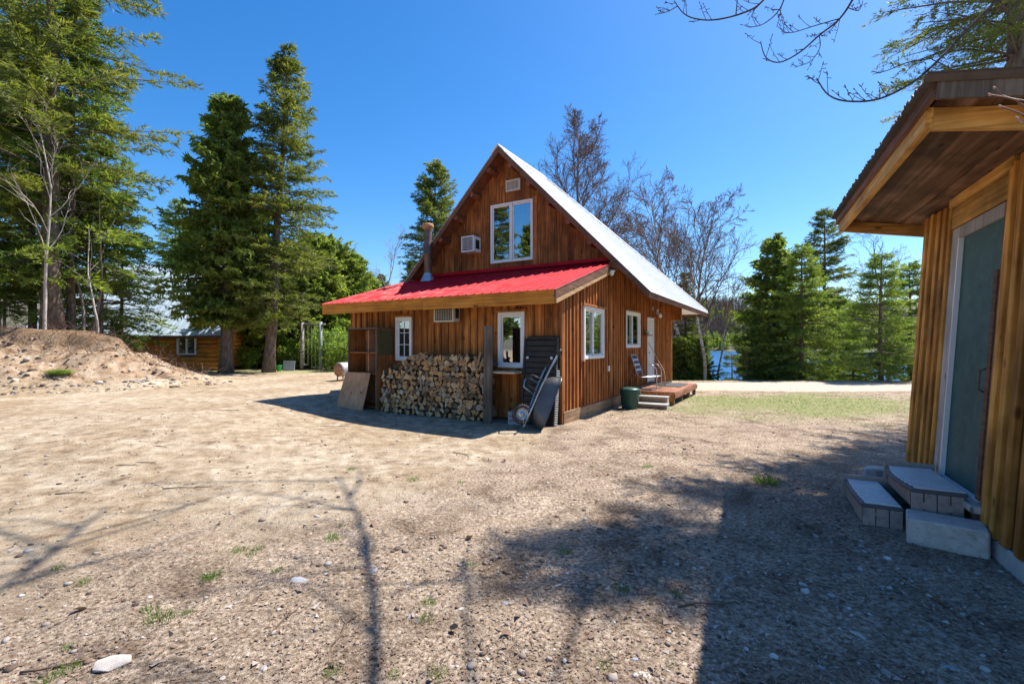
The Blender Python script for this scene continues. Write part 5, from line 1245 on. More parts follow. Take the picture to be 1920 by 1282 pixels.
bt2 = bare(37, 11.8, .15, 20, .7, .4, .012, 3, 1, 'barkgrey', .30, (.05, 0), (16, 11, 6), 'twigred')
x, y = at(1120, 32); place_bare('bare_tree', 'lower leafless tree spreading beyond the white roof slope', bt2, x, y, -.8, 1.4)
# lake side trees
bt3 = bare(38, 10.9, .12, 19, .72, .4, .0105, 3, 1, 'birchdark', .30, (0, 0), (13, 9, 6), 'twigred')
bt5 = bare(58, 10.0, .10, 14, .42, .6, .008, 3, 1, 'birchdark', .42, (-.02, 0), (10, 7, 5), 'twigred')
BIR = [('leafless birch just beyond the far end of the white roof', 1258, 24.5, .98, .2), ('leafless birch with a wide crown close beside the roof tip', 1290, 24.0, 1.02, 1.9), ('straight leafless birch rising right past the roof eave tip', 1322, 22.2, .90, 3.1), ('slanting leafless birch standing apart at the lake edge', 1346, 23.4, .62, 5.9), ('wide spreading leafless birch between the slanting one and the eave tip', 1334, 26.0, 1.0, 2.6)]
for lb, px, Y, s, rz in BIR:
    x, y = at(px, Y); place_bare('birch_tree', lb, bt3 if rz < 3 else bt5, x, y, None, rz, s, 'birches at the lake edge')
ced2 = conifer(42, 8.2, 1.95, .3, 'cedar', 1.2, .18, .2, 1.05, trunk_r=.14)
fir3 = conifer(43, 7.2, 2.0, .35, 'fir', 1.7, .15, .25, 1.0, trunk_r=.12)
fir4 = conifer(44, 5.6, 1.6, .35, 'fir', 1.7, .13, .25, 1.0, trunk_r=.09)
sp3 = conifer(45, 11.6, 1.75, .8, 'spruce', 1.25, .17, .3, .8, trunk_r=.15)
sml = conifer(46, 1.7, .62, .15, 'spruce', 1.2, .09, .2, 1.0, trunk_r=.03)
x, y = at(1452, 24.5); place_tree('cedar_tree', 'dark cedar at the lake edge left of the bright fir', ced2, x, y, rz=.5)
x, y = at(1503, 22.4); place_tree('fir_tree', 'full bright green fir in the middle of the lakeside clump', fir3, x, y, rz=1.1, sc=.93)
x, y = at(1424, 23.2); place_tree('cedar_tree', 'short cedar on the lake side of the dark cedar', hed, x, y, rz=1.0, sc=.48)
x, y = at(1546, 31); place_tree('spruce_tree', 'slender spruce standing tallest behind the lakeside firs', sp3, x, y, rz=.7, sc=1.03)
x, y = at(1652, 20.6); place_tree('fir_tree', 'bright green fir standing nearest to the shed wall', fir4, x, y, rz=2.0, sc=1.0)
x, y = at(1600, 23.5); place_tree('fir_tree', 'small fir between the big lakeside fir and the one by the shed', fir4, x, y, rz=3.3, sc=.62)
x, y = at(1706, 22.4); place_tree('fir_tree', 'fir half hidden behind the corner of the shed', fir4, x, y, rz=4.3, sc=1.05)
x, y = at(1572, 26); place_tree('fir_tree', 'dark fir behind the gap between the lakeside firs', fir3, x, y, rz=5.3, sc=.72)
x, y = at(1372, 21.6); place_tree('spruce_sapling', 'small spruce sapling at the edge of the dirt track', sml, x, y, rz=.3, sc=.8)
x, y = at(1400, 22.3); place_tree('spruce_sapling', 'spindly spruce sapling just in front of the water', sml, x, y, rz=1.6, sc=1.15)
x, y = at(1310, 23.3); place_tree('cedar_tree', 'low cedar bush between the birch trunks', hed, x, y, rz=.3, sc=.40)
x, y = at(1272, 24); place_tree('cedar_tree', 'low cedar bush beyond the far corner of the porch', hed, x, y, rz=1.8, sc=.42)
x, y = at(1285, 27); place_tree('spruce_tree', 'thin dark spruce mixed among the birch crowns', sp3, x, y, rz=2.4, sc=.58)
x, y = at(1240, 25); place_tree('spruce_tree', 'dark spruce behind the eave of the white roof', sp3, x, y, rz=4.4, sc=.45)
bt4 = bare(39, 10.6, .13, 14, .65, .3, .0085, 3, 1, 'barkgrey', .28, (0, 0), (9, 6, 4))
x, y = at(1668, 31); place_bare('bare_tree', 'leafless tree spreading above the fir next to the shed', bt4, x, y, None, .7, 1.05)
x, y = at(1608, 30); place_bare('bare_tree', 'crooked leafless tree between the spruce and the shed roof', bt4, x, y, None, 2.9, .86)
for i, (px, Y, s) in enumerate(((1800, 27, 1.0), (1925, 30, 1.2), (2100, 26, 1.3))):
    x, y = at(px, Y); place_tree('fir_tree', ['fir hidden behind the shed door side', 'fir hidden behind the shed back wall', 'fir well past the shed'][i], fir3, x, y, rz=i * 2.0, sc=s)
# close spruces behind the shed (shade on the yard; the second, hidden one is added for it)
spn = conifer(47, 13.2, 1.4, 4.2, 'spruce', 1.35, .07, .3, .55, trunk_r=.17, nlm=2.6)
place_tree('spruce_tree', 'near spruce with boughs hanging over the shed roof corner', spn, 8.05, 7.5, 0.0, .6)
place_tree('spruce_tree', 'hidden spruce added behind the shed for its dappled shade', spn, 11.6, 9.6, 0.0, 2.6, 1.05)
# forest along the left of the yard, seen in the window reflections
for i, (x, y, d, s, rz) in enumerate(((-19, 9.5, ced1, .95, 1.0), (-17.5, 4.6, spr1, .9, 2.0), (-20, 0.5, ced1, .85, 3.0), (-23, 7, big, .8, 4.0), (-16, -4.5, spr2, .95, .4))):
    place_tree('forest_tree', ['cedar at the wood edge past the bank end', 'leaning spruce at the wood edge left of the yard', 'cedar further back along the left wood edge', 'pine deep in the wood left of the yard', 'spruce at the wood edge behind the viewpoint'][i], d, x, y, .2, rz, s, 'trees along the left wood edge')

# overhead maple: limbs carried over the yard from a trunk behind the viewpoint
mp_ = thing('maple_tree', 'leafless maple reaching dark budded twigs over the shed corner', 'tree', (3.0, -1.2, 0))
MP0 = Vector((3.0, -1.2, 0)); gr_ = random.Random(5)
S_big, S_tw = [], []
def pix(px, py, Y): return Vector(((px - 960) / FPX * Y, Y, 1.6 + (HORIZ - py) / FPX * Y))
def spline(pts, n=5):
    P = [pts[0]] + list(pts) + [pts[-1]]; o = []
    for i in range(1, len(P) - 2):
        for k in range(n):
            t = k / n; a, b, c, d = P[i - 1], P[i], P[i + 1], P[i + 2]
            o.append(.5 * ((2 * b) + (c - a) * t + (2 * a - 5 * b + 4 * c - d) * t * t + (3 * b - a - 3 * c + d) * t ** 3))
    o.append(P[-2]); return o
def branch(pts, r0, r1, dst, side=0, sl_=.25, sr=.004, upc=True):
    q = spline([Vector(p) for p in pts]); n = len(q) - 1
    for i in range(n):
        ra = r0 + (r1 - r0) * i / n; rb = r0 + (r1 - r0) * (i + 1) / n; dst.append((q[i], q[i + 1], ra, rb))
    for k in range(side):
        i = gr_.randrange(max(1, n // 5), n); d = (q[i + 1] - q[i]).normalized() if i < n else Vector((0, 0, 1))
        rd = Vector((gr_.gauss(0, 1), gr_.gauss(0, .5), abs(gr_.gauss(.5, .6)) if upc else gr_.gauss(0, 1))); rd = (rd - d * rd.dot(d)).normalized()
        e_ = (d * .75 + rd * .8).normalized(); L_ = sl_ * gr_.uniform(.35, 1.1); c = q[i]
        up_ = Vector((0, 0, .35)); m1 = c + e_ * L_ * .5; m2 = m1 + (e_ + up_).normalized() * L_ * .5
        dst.append((c, m1, sr, sr * .8)); dst.append((m1, m2, sr * .8, sr * .6))
        for b_ in range(3):                                  # short spur buds
            f_ = m1.lerp(m2, gr_.random()); s2 = f_ + Vector((gr_.gauss(0, 1), gr_.gauss(0, 1), gr_.gauss(.4, 1))).normalized() * .035
            dst.append((f_, s2, sr * .8, sr * .9))
        dst.append((m2, m2 + e_ * .022, sr * 1.5, sr * .7))
    return q
fork = Vector((2.9, -.9, 3.3))
branch([(3.0, -1.2, -.3), (3.02, -1.15, 1.5), fork], .21, .17, S_big)
l1 = branch([fork, (2.0, .9, 5.0), (1.2, 2.8, 5.9), (.85, 4.4, 6.7), (.8, 6.0, 7.5), (.7, 7.2, 8.1)], .048, .012, S_big)
l2 = branch([fork, (2.7, 1.2, 5.2), (2.95, 4.1, 6.2), (2.8, 6.5, 7.2), (2.55, 8.3, 8.1)], .048, .012, S_big)
l3 = branch([fork, (3.6, 1.0, 4.9), (4.3, 2.8, 6.2), (4.9, 3.9, 6.6), (5.6, 5, 8)], .038, .010, S_big)
l4 = branch([fork, (1.6, .4, 5.2), (.6, 2.0, 6.6), (.1, 3.8, 7.8), (-.3, 5.4, 8.8)], .038, .010, S_big)
for l, n in ((l1, 15), (l2, 13), (l4, 12)):                  # secondary limbs, kept high
    for k in range(n):
        i = gr_.randrange(len(l) // 3, len(l) - 1); c = l[i]
        d = Vector((gr_.gauss(0, .7), gr_.gauss(.7, .5), gr_.uniform(.45, .9))).normalized(); Ln = gr_.uniform(1.0, 2.4)
        branch([c, c + d * Ln * .5, c + d * Ln + Vector((0, 0, .3))], .018, .006, S_big, 6, .8, .006)
PA = [l3[-8], pix(1905, -60, 4.6), pix(1868, 0, 4.5), pix(1815, 55, 4.45), pix(1765, 108, 4.4), pix(1715, 152, 4.35), pix(1650, 185, 4.3), pix(1590, 190, 4.25), pix(1553, 178, 4.2), pix(1531, 147, 4.2)]
branch(PA, .018, .005, S_tw, 20, .18, .0035)
branch([pix(1748, 110, 4.4), pix(1700, 118, 4.35), pix(1665, 132, 4.3), pix(1642, 138, 4.3)], .006, .003, S_tw, 4, .10, .003)
branch([pix(1765, 88, 4.42), pix(1725, 98, 4.35), pix(1690, 108, 4.3)], .005, .0025, S_tw, 1, .06, .0025)
branch([pix(1748, 112, 4.4), pix(1770, 122, 4.3), pix(1788, 132, 4.25)], .005, .003, S_tw, 2, .06, .003)
branch([pix(1785, 68, 4.45), pix(1750, 72, 4.4), pix(1712, 70, 4.4)], .005, .0025, S_tw, 1, .08, .003)
PB = [l2[-14], pix(1640, -80, 5.2), pix(1603, -8, 5.0), pix(1575, 35, 4.9), pix(1538, 65, 4.9), pix(1500, 98, 4.85), pix(1462, 117, 4.8), pix(1436, 108, 4.8), pix(1426, 78, 4.8)]
branch(PB, .014, .004, S_tw, 16, .20, .0032)
branch([pix(1536, 66, 4.9), pix(1537, 90, 4.85), pix(1520, 115, 4.85), pix(1492, 126, 4.8)], .005, .003, S_tw, 7, .12, .003)
branch([pix(1575, 35, 4.9), pix(1530, 48, 5.0), pix(1480, 62, 5.05), pix(1458, 50, 5.1)], .006, .003, S_tw, 10, .16, .003)
branch([pix(1590, 15, 4.95), pix(1610, 20, 4.8), pix(1618, 2, 4.7)], .005, .003, S_tw, 4, .12, .003)
PC = [l2[-18], pix(1480, -70, 5.0), pix(1432, 0, 4.8), pix(1395, 24, 4.75), pix(1335, 38, 4.7), pix(1288, 30, 4.7), pix(1264, 2, 4.7)]
branch(PC, .014, .004, S_tw, 13, .20, .0032)
branch([pix(1270, 12, 4.7), pix(1252, 22, 4.7), pix(1228, 28, 4.7)], .005, .0025, S_tw, 3, .08, .003)
branch([pix(1475, -20, 4.9), pix(1462, 18, 4.85), pix(1432, 45, 4.8), pix(1404, 52, 4.8)], .008, .003, S_tw, 9, .16, .003)
branch([pix(1380, 28, 4.75), pix(1382, -15, 4.7), pix(1370, -60, 4.7)], .006, .003, S_tw, 2, .1, .003)
branch([pix(1775, -10, 4.2), pix(1745, 22, 4.2), pix(1715, 30, 4.2)], .005, .0025, S_tw, 1, .05, .003)
for S_, k, nm, mt_ in ((S_big, 8, 'limbs', 'barkgrey'), (S_tw, 5, 'twigs', 'twigdark')):
    V, Fq = seg_tubes([tuple(s[0] - MP0) for s in S_], [tuple(s[1] - MP0) for s in S_], [s[2] for s in S_], [s[3] for s in S_], k)
    link(nm, fastmesh(nm, V, Fq, [M[mt_]], smoothf=True), mp_)
# close budded shoot in front of the shed roof
bs = thing('budded_shoot', 'reddish young shoots with pale buds in front of the shed roof', 'twig', (2.3, .75, 0))
BS0 = Vector((2.3, .75, 0)); S_ = []
branch([(2.3, .75, -.1), (2.22, .95, 1.3), (2.1, 1.25, 2.2), pix(1925, 190, 1.9), pix(1865, 165, 2.0)], .008, .0025, S_, 0)
branch([(2.16, 1.1, 1.8), pix(1960, 215, 1.75), pix(1905, 188, 1.8), pix(1856, 178, 1.85)], .005, .0025, S_, 0)
branch([(2.16, 1.1, 1.75), pix(1975, 260, 1.7), pix(1920, 217, 1.7), pix(1876, 200, 1.75)], .005, .0025, S_, 0)
V, Fq = seg_tubes([tuple(s[0] - BS0) for s in S_], [tuple(s[1] - BS0) for s in S_], [s[2] for s in S_], [s[3] for s in S_], 6)
M['shoot'] = plain('young_shoot', (0.20, 0.085, 0.055), .6, vary=.25, scale=30); M['bud'] = plain('bud', (0.46, 0.27, 0.22), .6, vary=.2, scale=60)
link('stems', fastmesh('stems', V, Fq, [M['shoot']], smoothf=True), bs)
for p in (pix(1876, 200, 1.75), pix(1856, 178, 1.85), pix(1865, 165, 2.0), pix(1908, 222, 1.7), pix(1914, 228, 1.7)):
    MB().lathe([(0, -.009), (.0035, -.005), (.0045, .0), (.003, .006), (0, .010)], 8, M=Matrix.Translation(p - BS0) @ Matrix.Rotation(-.9, 4, 'Y')).build('bud', M['bud'], bs, True)

# ------------------------------------------------------------------ far woods across the lake (one mass)
g = np.random.default_rng(77); n = 9000
fx = g.uniform(-40, 420, n); fy = g.uniform(325, 520, n); keep = (np.abs(fx / fy) < 1.15); fx, fy = fx[keep], fy[keep]; fz = ground_h(fx, fy, False); k_ = fz > LAKE + .6; fx, fy, fz = fx[k_], fy[k_], fz[k_]; n = len(fx)
con = (vnoise(fx / 45, fy / 45) + g.normal(0, .16, n) > .62) | (fz < 2.5)
for sel, nm, per, mt_ in ((con, 'far_conifers', 46, 'cedar'), (~con, 'far_bare_wood', 70, None)):
    m_n = int(sel.sum()); hh = g.uniform(7, 12, m_n)
    t = g.random((m_n, per)); a = g.random((m_n, per)) * 6.28
    rr2 = (1 - t) * 2.1 + .2 if nm == 'far_conifers' else np.sin(np.clip(t * 1.1, 0, 1) * np.pi) * 2.4 + .1
    c = np.stack([fx[sel][:, None] + np.cos(a) * rr2 * g.random((m_n, per)), fy[sel][:, None] + np.sin(a) * rr2 * g.random((m_n, per)), fz[sel][:, None] + hh[:, None] * t], -1).reshape(-1, 3); N_ = len(c)
    if mt_: d = unit(g.normal(0, 1, (N_, 3)) + np.array([0, 0, -.2])); l_ = g.uniform(1.0, 1.9, N_); w_ = l_ * .55
    else: d = unit(g.normal(0, .5, (N_, 3)) + np.array([0, 0, 1.0])); l_ = g.uniform(1.6, 3.2, N_); w_ = l_ * .10
    s = unit(np.cross(d, g.normal(0, 1, (N_, 3))))
    if not mt_: M['farbare'] = leafmat('far_bare_twigs', (0.075, 0.06, 0.06), (0.14, 0.11, 0.108), (0.22, 0.185, 0.17), .1, .9)
    me = tris_mesh(nm, c, d, s, l_, w_, M[mt_] if mt_ else M['farbare'])
    o = link(nm, me); tag(o, 'dark evergreen trees of the far wooded hill across the lake' if mt_ else 'bare purplish grey wood covering the hill across the lake', 'woods', kind='stuff')

# ------------------------------------------------------------------ ground cover
def scatter(n, r0, r1, a=62, pw=1.0, seed=1):
    g = np.random.default_rng(seed); u = g.random(n)
    r = r0 * (r1 / r0) ** (u ** pw); th = np.radians(g.uniform(-a, a, n))
    return r * np.sin(th), r * np.cos(th), g
def clear(x, y):
    """not under the house, shed or steps"""
    px = x - HC.x; py = y - HC.y; c, s = math.cos(-HROT), math.sin(-HROT)
    lx = px * c - py * s; ly = px * s + py * c
    ok = ~((lx > -6.2) & (lx < .06) & (ly > -.02) & (ly < 10.1))
    px = x - SP.x; py = y - SP.y; c, s = math.cos(-SROT), math.sin(-SROT); lx = px * c - py * s; ly = px * s + py * c
    return ok & ~((lx > -.04) & (lx < 2) & (ly > -.7) & (ly < 2.4)) & ~((lx > -.82) & (lx < 0) & (ly > .4) & (ly < 1.35))
# gravel stones
ico = MB(); t_ = (1 + 5 ** .5) / 2
iv = np.array([(-1, t_, 0), (1, t_, 0), (-1, -t_, 0), (1, -t_, 0), (0, -1, t_), (0, 1, t_), (0, -1, -t_), (0, 1, -t_), (t_, 0, -1), (t_, 0, 1), (-t_, 0, -1), (-t_, 0, 1)], float) / 1.9
ifc = np.array([(0, 11, 5), (0, 5, 1), (0, 1, 7), (0, 7, 10), (0, 10, 11), (1, 5, 9), (5, 11, 4), (11, 10, 2), (10, 7, 6), (7, 1, 8), (3, 9, 4), (3, 4, 2), (3, 2, 6), (3, 6, 8), (3, 8, 9), (4, 9, 5), (2, 4, 11), (6, 2, 10), (8, 6, 7), (9, 8, 1)])
def stonemat():
    m, nt, b = newmat('gravel_stone'); ge = N(nt, 'ShaderNodeNewGeometry')
    r = ramp(nt, [(0, (.09, .062, .05)), (.35, (.20, .145, .11)), (.62, (.30, .24, .195)), (.82, (.32, .30, .285)), (.94, (.44, .40, .36)), (1, (.60, .56, .52))]); nt.links.new(ge.outputs['Random Per Island'], r.inputs[0]); nt.links.new(r.outputs[0], b.inputs['Base Color'])
    b.inputs['Roughness'].default_value = .85; b.inputs['Specular IOR Level'].default_value = .2; return m
M['gravel'] = stonemat()
def stones(x, y, sz, g, name, flat=.55):
    n = len(x); z = ground_h(x, y)
    V = iv[None] * (1 + g.normal(0, .16, (n, 12, 1))) * sz[:, None, None] * np.stack([g.uniform(.7, 1.5, n), g.uniform(.7, 1.3, n), np.full(n, flat)], -1)[:, None]
    a = g.random(n) * 6.28; c, s = np.cos(a)[:, None], np.sin(a)[:, None]
    X = V[..., 0] * c - V[..., 1] * s + x[:, None]; Y = V[..., 0] * s + V[..., 1] * c + y[:, None]; Z = V[..., 2] + (z + sz * flat * .35)[:, None]
    Fq = (ifc[None] + (np.arange(n) * 12)[:, None, None]).reshape(-1, 3)
    return fastmesh(name, np.stack([X, Y, Z], -1).reshape(-1, 3), Fq, [M['gravel']])
x, y, g = scatter(17000, 1.5, 13, 60, 1.0, 101); w_ = litter_mask(x, y) * .7 + .16 + .5 * (fbm(x * .9, y * .9, 3) > .06); k_ = (g.random(len(x)) < w_) & clear(x, y); x, y = x[k_], y[k_]
sz = np.exp(g.normal(math.log(.0062), .55, len(x))) * (1 + .05 * np.hypot(x, y)); sz = np.clip(sz, .003, .026)
tag(link('gravel', stones(x, y, sz, g, 'gravel')), 'loose small stones and grit scattered over the yard', 'gravel', kind='stuff')
# stones in the bank face
g = np.random.default_rng(103); x = g.uniform(-18, -9.4, 2600); y = g.uniform(12, 17, 2600); bd = inside_dist(x, y); k_ = (bd > -1.2) & (bd < 2.0) & (g.random(2600) < .45); x, y = x[k_], y[k_]
sz = np.clip(np.exp(g.normal(math.log(.028), .6, len(x))), .01, .10); tag(link('bank_stones', stones(x, y, sz, g, 'bank_stones')), 'stones and clods littering the face of the dirt bank', 'stones', kind='stuff')
# leaf crumbs and bark flakes
x, y, g = scatter(60000, 1.5, 12, 60, 1.0, 105); k_ = (g.random(len(x)) < .12 + .6 * thatch_mask(x, y)) & clear(x, y); x, y = x[k_], y[k_]; n = len(x)
a = g.random(n) * 6.28; d = np.stack([np.cos(a), np.sin(a), g.uniform(-.1, .5, n)], -1); d = unit(d); s = unit(np.cross(d, np.stack([g.normal(0, .35, n), g.normal(0, .35, n), np.ones(n)], -1)))
l_ = np.clip(np.exp(g.normal(math.log(.0125), .45, n)), .005, .028) * (1 + .05 * np.hypot(x, y)); c = np.stack([x, y, ground_h(x, y) + .006], -1)
tag(link('leaf_litter', tris_mesh('leaf_litter', c, d, s, l_, l_ * g.uniform(.3, .8, n), M['leafdead'])), 'crumbled brown leaves and bark flakes on the ground', 'leaf litter', kind='stuff')
x, y, g = scatter(15000, 1.5, 9, 60, 1.0, 115); k_ = (g.random(len(x)) < .10 + .8 * litter_mask(x, y)) & clear(x, y); x, y = x[k_], y[k_]; n = len(x)
a = g.random(n) * 6.28; d = unit(np.stack([np.cos(a), np.sin(a), g.uniform(-.05, .7, n)], -1)); s = unit(np.cross(d, np.stack([g.normal(0, .5, n), g.normal(0, .5, n), np.ones(n)], -1)))
l_ = np.clip(np.exp(g.normal(math.log(.022), .5, n)), .008, .06); c = np.stack([x, y, ground_h(x, y) + .008], -1)
M['palelitter'] = leafmat('pale_dead_leaf', (0.10, 0.055, 0.04), (0.26, 0.19, 0.15), (0.62, 0.56, 0.52), .1, .8)
tag(link('pale_litter', tris_mesh('pale_litter', c, d, s, l_, l_ * g.uniform(.4, .9, n), M['palelitter'])), 'pale bleached leaf and wood chips strewn near the shed', 'leaf litter', kind='stuff')
# matted straw
def blades(x, y, h, wd, g, mat, name, lay):
    n = len(x); a = g.random(n) * 6.28; d = unit(np.stack([np.cos(a) * lay, np.sin(a) * lay, g.uniform(.2, 1.0, n)], -1)); s = unit(np.cross(d, g.normal(0, 1, (n, 3))))
    return tris_mesh(name, np.stack([x, y, ground_h(x, y) - .003], -1), d, s, h, wd, mat)
x, y, g = scatter(52000, 1.5, 16, 60, 1.0, 107); k_ = (g.random(len(x)) < .06 + .75 * thatch_mask(x, y) * (1 - .6 * litter_mask(x, y))) & clear(x, y); x, y = x[k_], y[k_]; n = len(x); dd_ = np.hypot(x, y)
tag(link('dry_grass', blades(x, y, g.uniform(.02, .07, n) * (1 + .03 * dd_), .0022 * (1 + .25 * dd_), g, M['straw'], 'dry_grass', 2.6)), 'flattened straw coloured dead grass over the yard', 'dry grass', kind='stuff')
# green grass: patch by the deck, thin sprigs elsewhere
g = np.random.default_rng(109); n = 170000; x = g.uniform(-6, 16, n); y = g.uniform(2, 23, n)
pr = green_mask(x, y) * .75 + .10 * (fbm(x * 1.3, y * 1.3, 3) > .17) * smooth(-2.5, 1, x); k_ = (g.random(n) < pr) & clear(x, y) & (np.abs(x / y) < 1.2); x, y = x[k_], y[k_]; n = len(x); dd_ = np.hypot(x, y)
tag(link('lawn_grass', blades(x, y, g.uniform(.03, .09, n), .0035 * (1 + .10 * dd_), g, M['grass'], 'lawn_grass', .9)), 'thin green grass growing beside the deck and track', 'grass', kind='stuff')
# countable tufts
def tuft(seed, n, rad, h):
    g = np.random.default_rng(seed); a = g.random(n) * 6.28; r = rad * g.random(n) ** .7; x = r * np.cos(a); y = r * np.sin(a)
    d = unit(np.stack([np.cos(a) * g.uniform(.1, .9, n), np.sin(a) * g.uniform(.1, .9, n), np.ones(n)], -1)); s = unit(np.cross(d, g.normal(0, 1, (n, 3))))
    return tris_mesh('tuft', np.stack([x, y, np.full(n, -.006)], -1), d, s, h * g.uniform(.5, 1.1, n), np.full(n, .0055), M['grass'])
TF = [tuft(1, 190, .10, .11), tuft(2, 90, .07, .06), tuft(3, 60, .05, .05)]
def gpt(px, py):
    Y = FPX * 1.6 / (py - HORIZ)
    for _ in range(4): Y = FPX * (1.6 - gz((px - 960) / FPX * Y, Y)) / (py - HORIZ)
    return (px - 960) / FPX * Y, Y
x, y = gpt(1437, 905); t = link('grass_tuft', TF[0]); t.location = (x, y, gz(x, y)); t.scale = (1.25,) * 3; tag(t, 'thick bright green grass tuft at the shadow edge near the steps', 'grass tuft')
x, y = gpt(396, 1083); t = link('grass_tuft', TF[0]); t.location = (x, y, gz(x, y)); t.scale = (.62, .62, .5); tag(t, 'round leafy green tuft standing out on the bare sandy dirt', 'grass tuft')
for i, (px, py) in enumerate(((155, 1092), (110, 1065), (130, 1255), (640, 985), (450, 1032), (485, 1028), (625, 1010), (1060, 1035), (885, 1060), (800, 1162), (805, 1130), (280, 1145), (300, 1160), (130, 1215), (625, 1260), (740, 1265), (820, 1262), (1135, 1250), (1165, 1105), (1110, 875), (775, 900), (865, 905), (1270, 1115), (520, 1070), (350, 1150), (470, 1040), (660, 880), (1285, 860), (1215, 875), (90, 1275))):
    x, y = gpt(px, py); t = link('grass_sprig', TF[1 + i % 2]); t.location = (x, y, gz(x, y)); s = random.uniform(.55, 1.1); t.scale = (s, s, s); t.rotation_euler[2] = random.uniform(0, 6)
    tag(t, 'small low green grass sprig growing in the dirt', 'grass sprig', 'grass sprigs on the yard')
# larger stones, leaves and fallen twigs
def rock_mesh(seed, mat):
    g = np.random.default_rng(seed); P = unit(g.normal(0, 1, (22, 3))) * g.uniform(.75, 1.15, (22, 1)) * np.array([1.3, .85, .5])
    P[:, 2] = np.clip(P[:, 2], -.3, .34)
    bm = bmesh.new()
    for p in P: bm.verts.new(p)
    r_ = bmesh.ops.convex_hull(bm, input=bm.verts)
    bmesh.ops.delete(bm, geom=[v for v in bm.verts if not v.link_faces], context='VERTS')
    bmesh.ops.bevel(bm, geom=list(bm.edges), offset=.05, segments=1, affect='EDGES')
    me = bpy.data.meshes.new('rock'); bm.to_mesh(me); bm.free(); me.materials.append(mat); return me
RK = [rock_mesh(1, M['rockm']), rock_mesh(2, M['rockt']), rock_mesh(3, M['rockg']), rock_mesh(4, M['rockt'])]
x, y = gpt(208, 1248); t = link('rock', RK[0]); t.location = (x, y, gz(x, y) + .012); t.scale = (.062, .06, .07); t.rotation_euler[2] = .55; tag(t, 'long pale angular rock lying alone on the sandy dirt', 'rock')
x, y = gpt(560, 1087); t = link('rock', RK[2]); t.location = (x, y, gz(x, y)); t.scale = (.052, .05, .035); tag(t, 'flat slate grey stone set in the dirt', 'rock')
for i, (px, py) in enumerate(((418, 1270), (455, 1258), (495, 1250), (640, 1240), (755, 1020), (600, 1050), (770, 1155), (780, 975), (1045, 1097), (1090, 1235), (1190, 1235), (1220, 1280), (865, 1140), (905, 1142), (1370, 1085), (1470, 1140), (1550, 1120), (1445, 1120), (1735, 1180), (1720, 1120), (1210, 1265), (1395, 1255), (1540, 1250), (1680, 1240), (1610, 1190), (1300, 1160), (950, 1130), (990, 1155), (1030, 1060), (620, 1085), (700, 1070), (830, 1080), (1505, 1095), (1855, 1190), (1780, 1250), (1640, 1090))):
    x, y = gpt(px, py); t = link('rock', RK[(i * 7) % 4]); s = random.uniform(.012, .028) * (1.4 if i % 6 == 0 else 1); t.location = (x, y, gz(x, y) - s * .02); t.scale = (s, s, s * .8); t.rotation_euler = (random.uniform(-.2, .2), random.uniform(-.2, .2), random.uniform(0, 6))
    tag(t, 'small pale stone sitting on the gravelly yard', 'rock', 'stones on the yard')
g = np.random.default_rng(5)
lf = MB(); pts = [(-.03, 0, 0), (-.018, .013, .004), (0, .018, .008), (.02, .012, .006), (.036, 0, .0), (.02, -.012, .007), (0, -.017, .009), (-.018, -.012, .005), (0, 0, -.002)]
lf.add(pts, [(8, i, (i + 1) % 8) for i in range(8)]); lo = lf.build('leaf', M['leafdead'], None, fix=False); leaf_me = lo.data; bpy.data.objects.remove(lo)
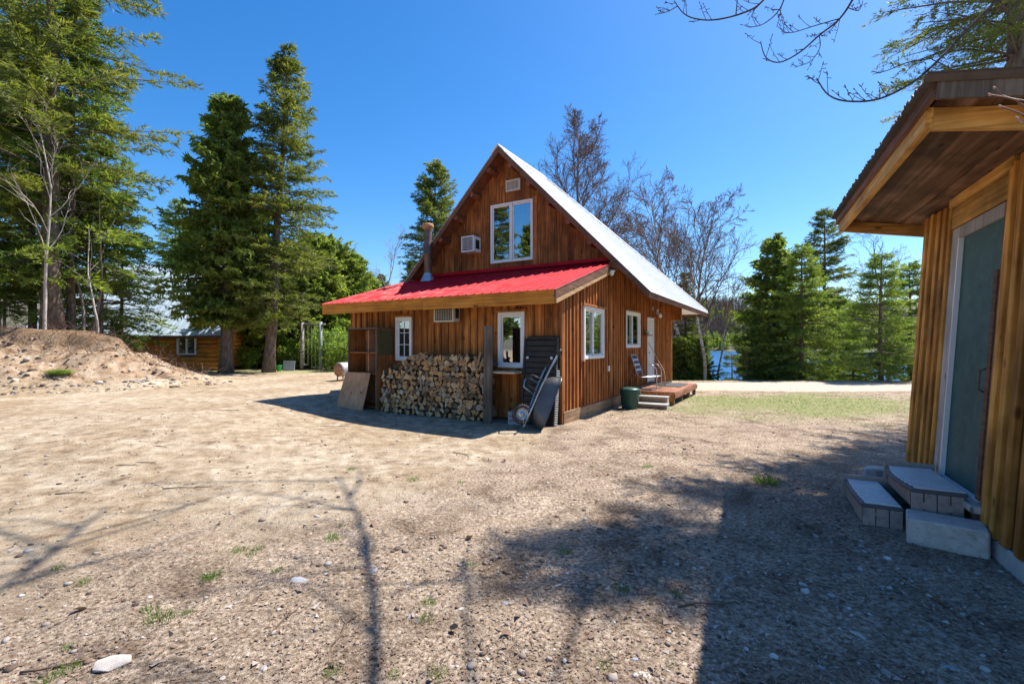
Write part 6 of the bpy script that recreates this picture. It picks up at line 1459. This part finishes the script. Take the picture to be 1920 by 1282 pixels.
for i, (px, py) in enumerate(((990, 1133), (850, 1182), (950, 1190), (1180, 1060), (1085, 995), (700, 985), (945, 865), (880, 1010), (1110, 1195), (480, 1130), (150, 1145), (1290, 940), (1500, 990), (1570, 1070), (1660, 1160), (1760, 1130))):
    x, y = gpt(px, py); t = link('fallen_leaf', leaf_me); t.location = (x, y, gz(x, y) + .012); s = random.uniform(.8, 1.5); t.scale = (s,) * 3; t.rotation_euler = (random.uniform(-.7, .7), random.uniform(-.7, .7), random.uniform(0, 6))
    tag(t, 'curled brown dead leaf lying on the ground', 'leaf', 'fallen leaves on the yard')
for i, (px, py, ln, an) in enumerate(((275, 868, .32, -.1), (240, 873, .28, .1), (350, 915, .5, .12), (620, 800, .7, .1), (865, 852, .35, -.7), (530, 1170, .3, 1.4), (645, 1180, .3, 1.5), (140, 925, .35, .2), (300, 838, .3, -.3), (1330, 1135, .4, .1), (1760, 1000, .3, -.2), (110, 1250, .3, .3), (430, 770, .5, .05))):
    x, y = gpt(px, py); t = thing('fallen_twig', 'thin dead twig lying flat on the yard dirt', 'twig', (x, y, gz(x, y) + .005), (0, 0, an), 'fallen twigs on the yard')
    MB().tube([(-ln / 2, 0, .0), (-ln / 5, random.uniform(-.02, .02), .008), (ln / 6, random.uniform(-.02, .02), .006), (ln / 2, random.uniform(-.03, .03), 0)], [.006, .006, .005, .003], 6).tube([(ln / 6, 0, .006), (ln / 3, .05, .012)], [.004, .002], 5).build('stem', M['twig'], t, True)
# brush and roots on the bank lip
S_ = []; gq = random.Random(9)
for k in range(520):
    bx = gq.uniform(-17.5, -11.0); by = float(np.interp(bx, [-60, -16.5, -13.6, -11.6, -10.8], [12.6, 13.2, 13.9, 14.7, 15.4])) + 1.7 + gq.uniform(-.3, 1.2); bz = gz(bx, by)
    p = Vector((bx, by, bz - .05)); d = Vector((gq.gauss(0, .6), gq.gauss(-.2, .5), gq.uniform(.2, 1.1))).normalized(); L_ = gq.uniform(.25, .85)
    q = p + d * L_ * .5; r_ = q + (d + Vector((gq.gauss(0, .4), gq.gauss(0, .4), -.15))).normalized() * L_ * .5
    S_ += [(p, q, .006, .005), (q, r_, .005, .003)]
V, Fq = seg_tubes([tuple(s[0]) for s in S_], [tuple(s[1]) for s in S_], [s[2] for s in S_], [s[3] for s in S_], 3)
tag(link('bank_brush', fastmesh('bank_brush', V, Fq, [M['twigred']])), 'tangled bare brush and roots along the lip of the bank', 'brush', kind='stuff')
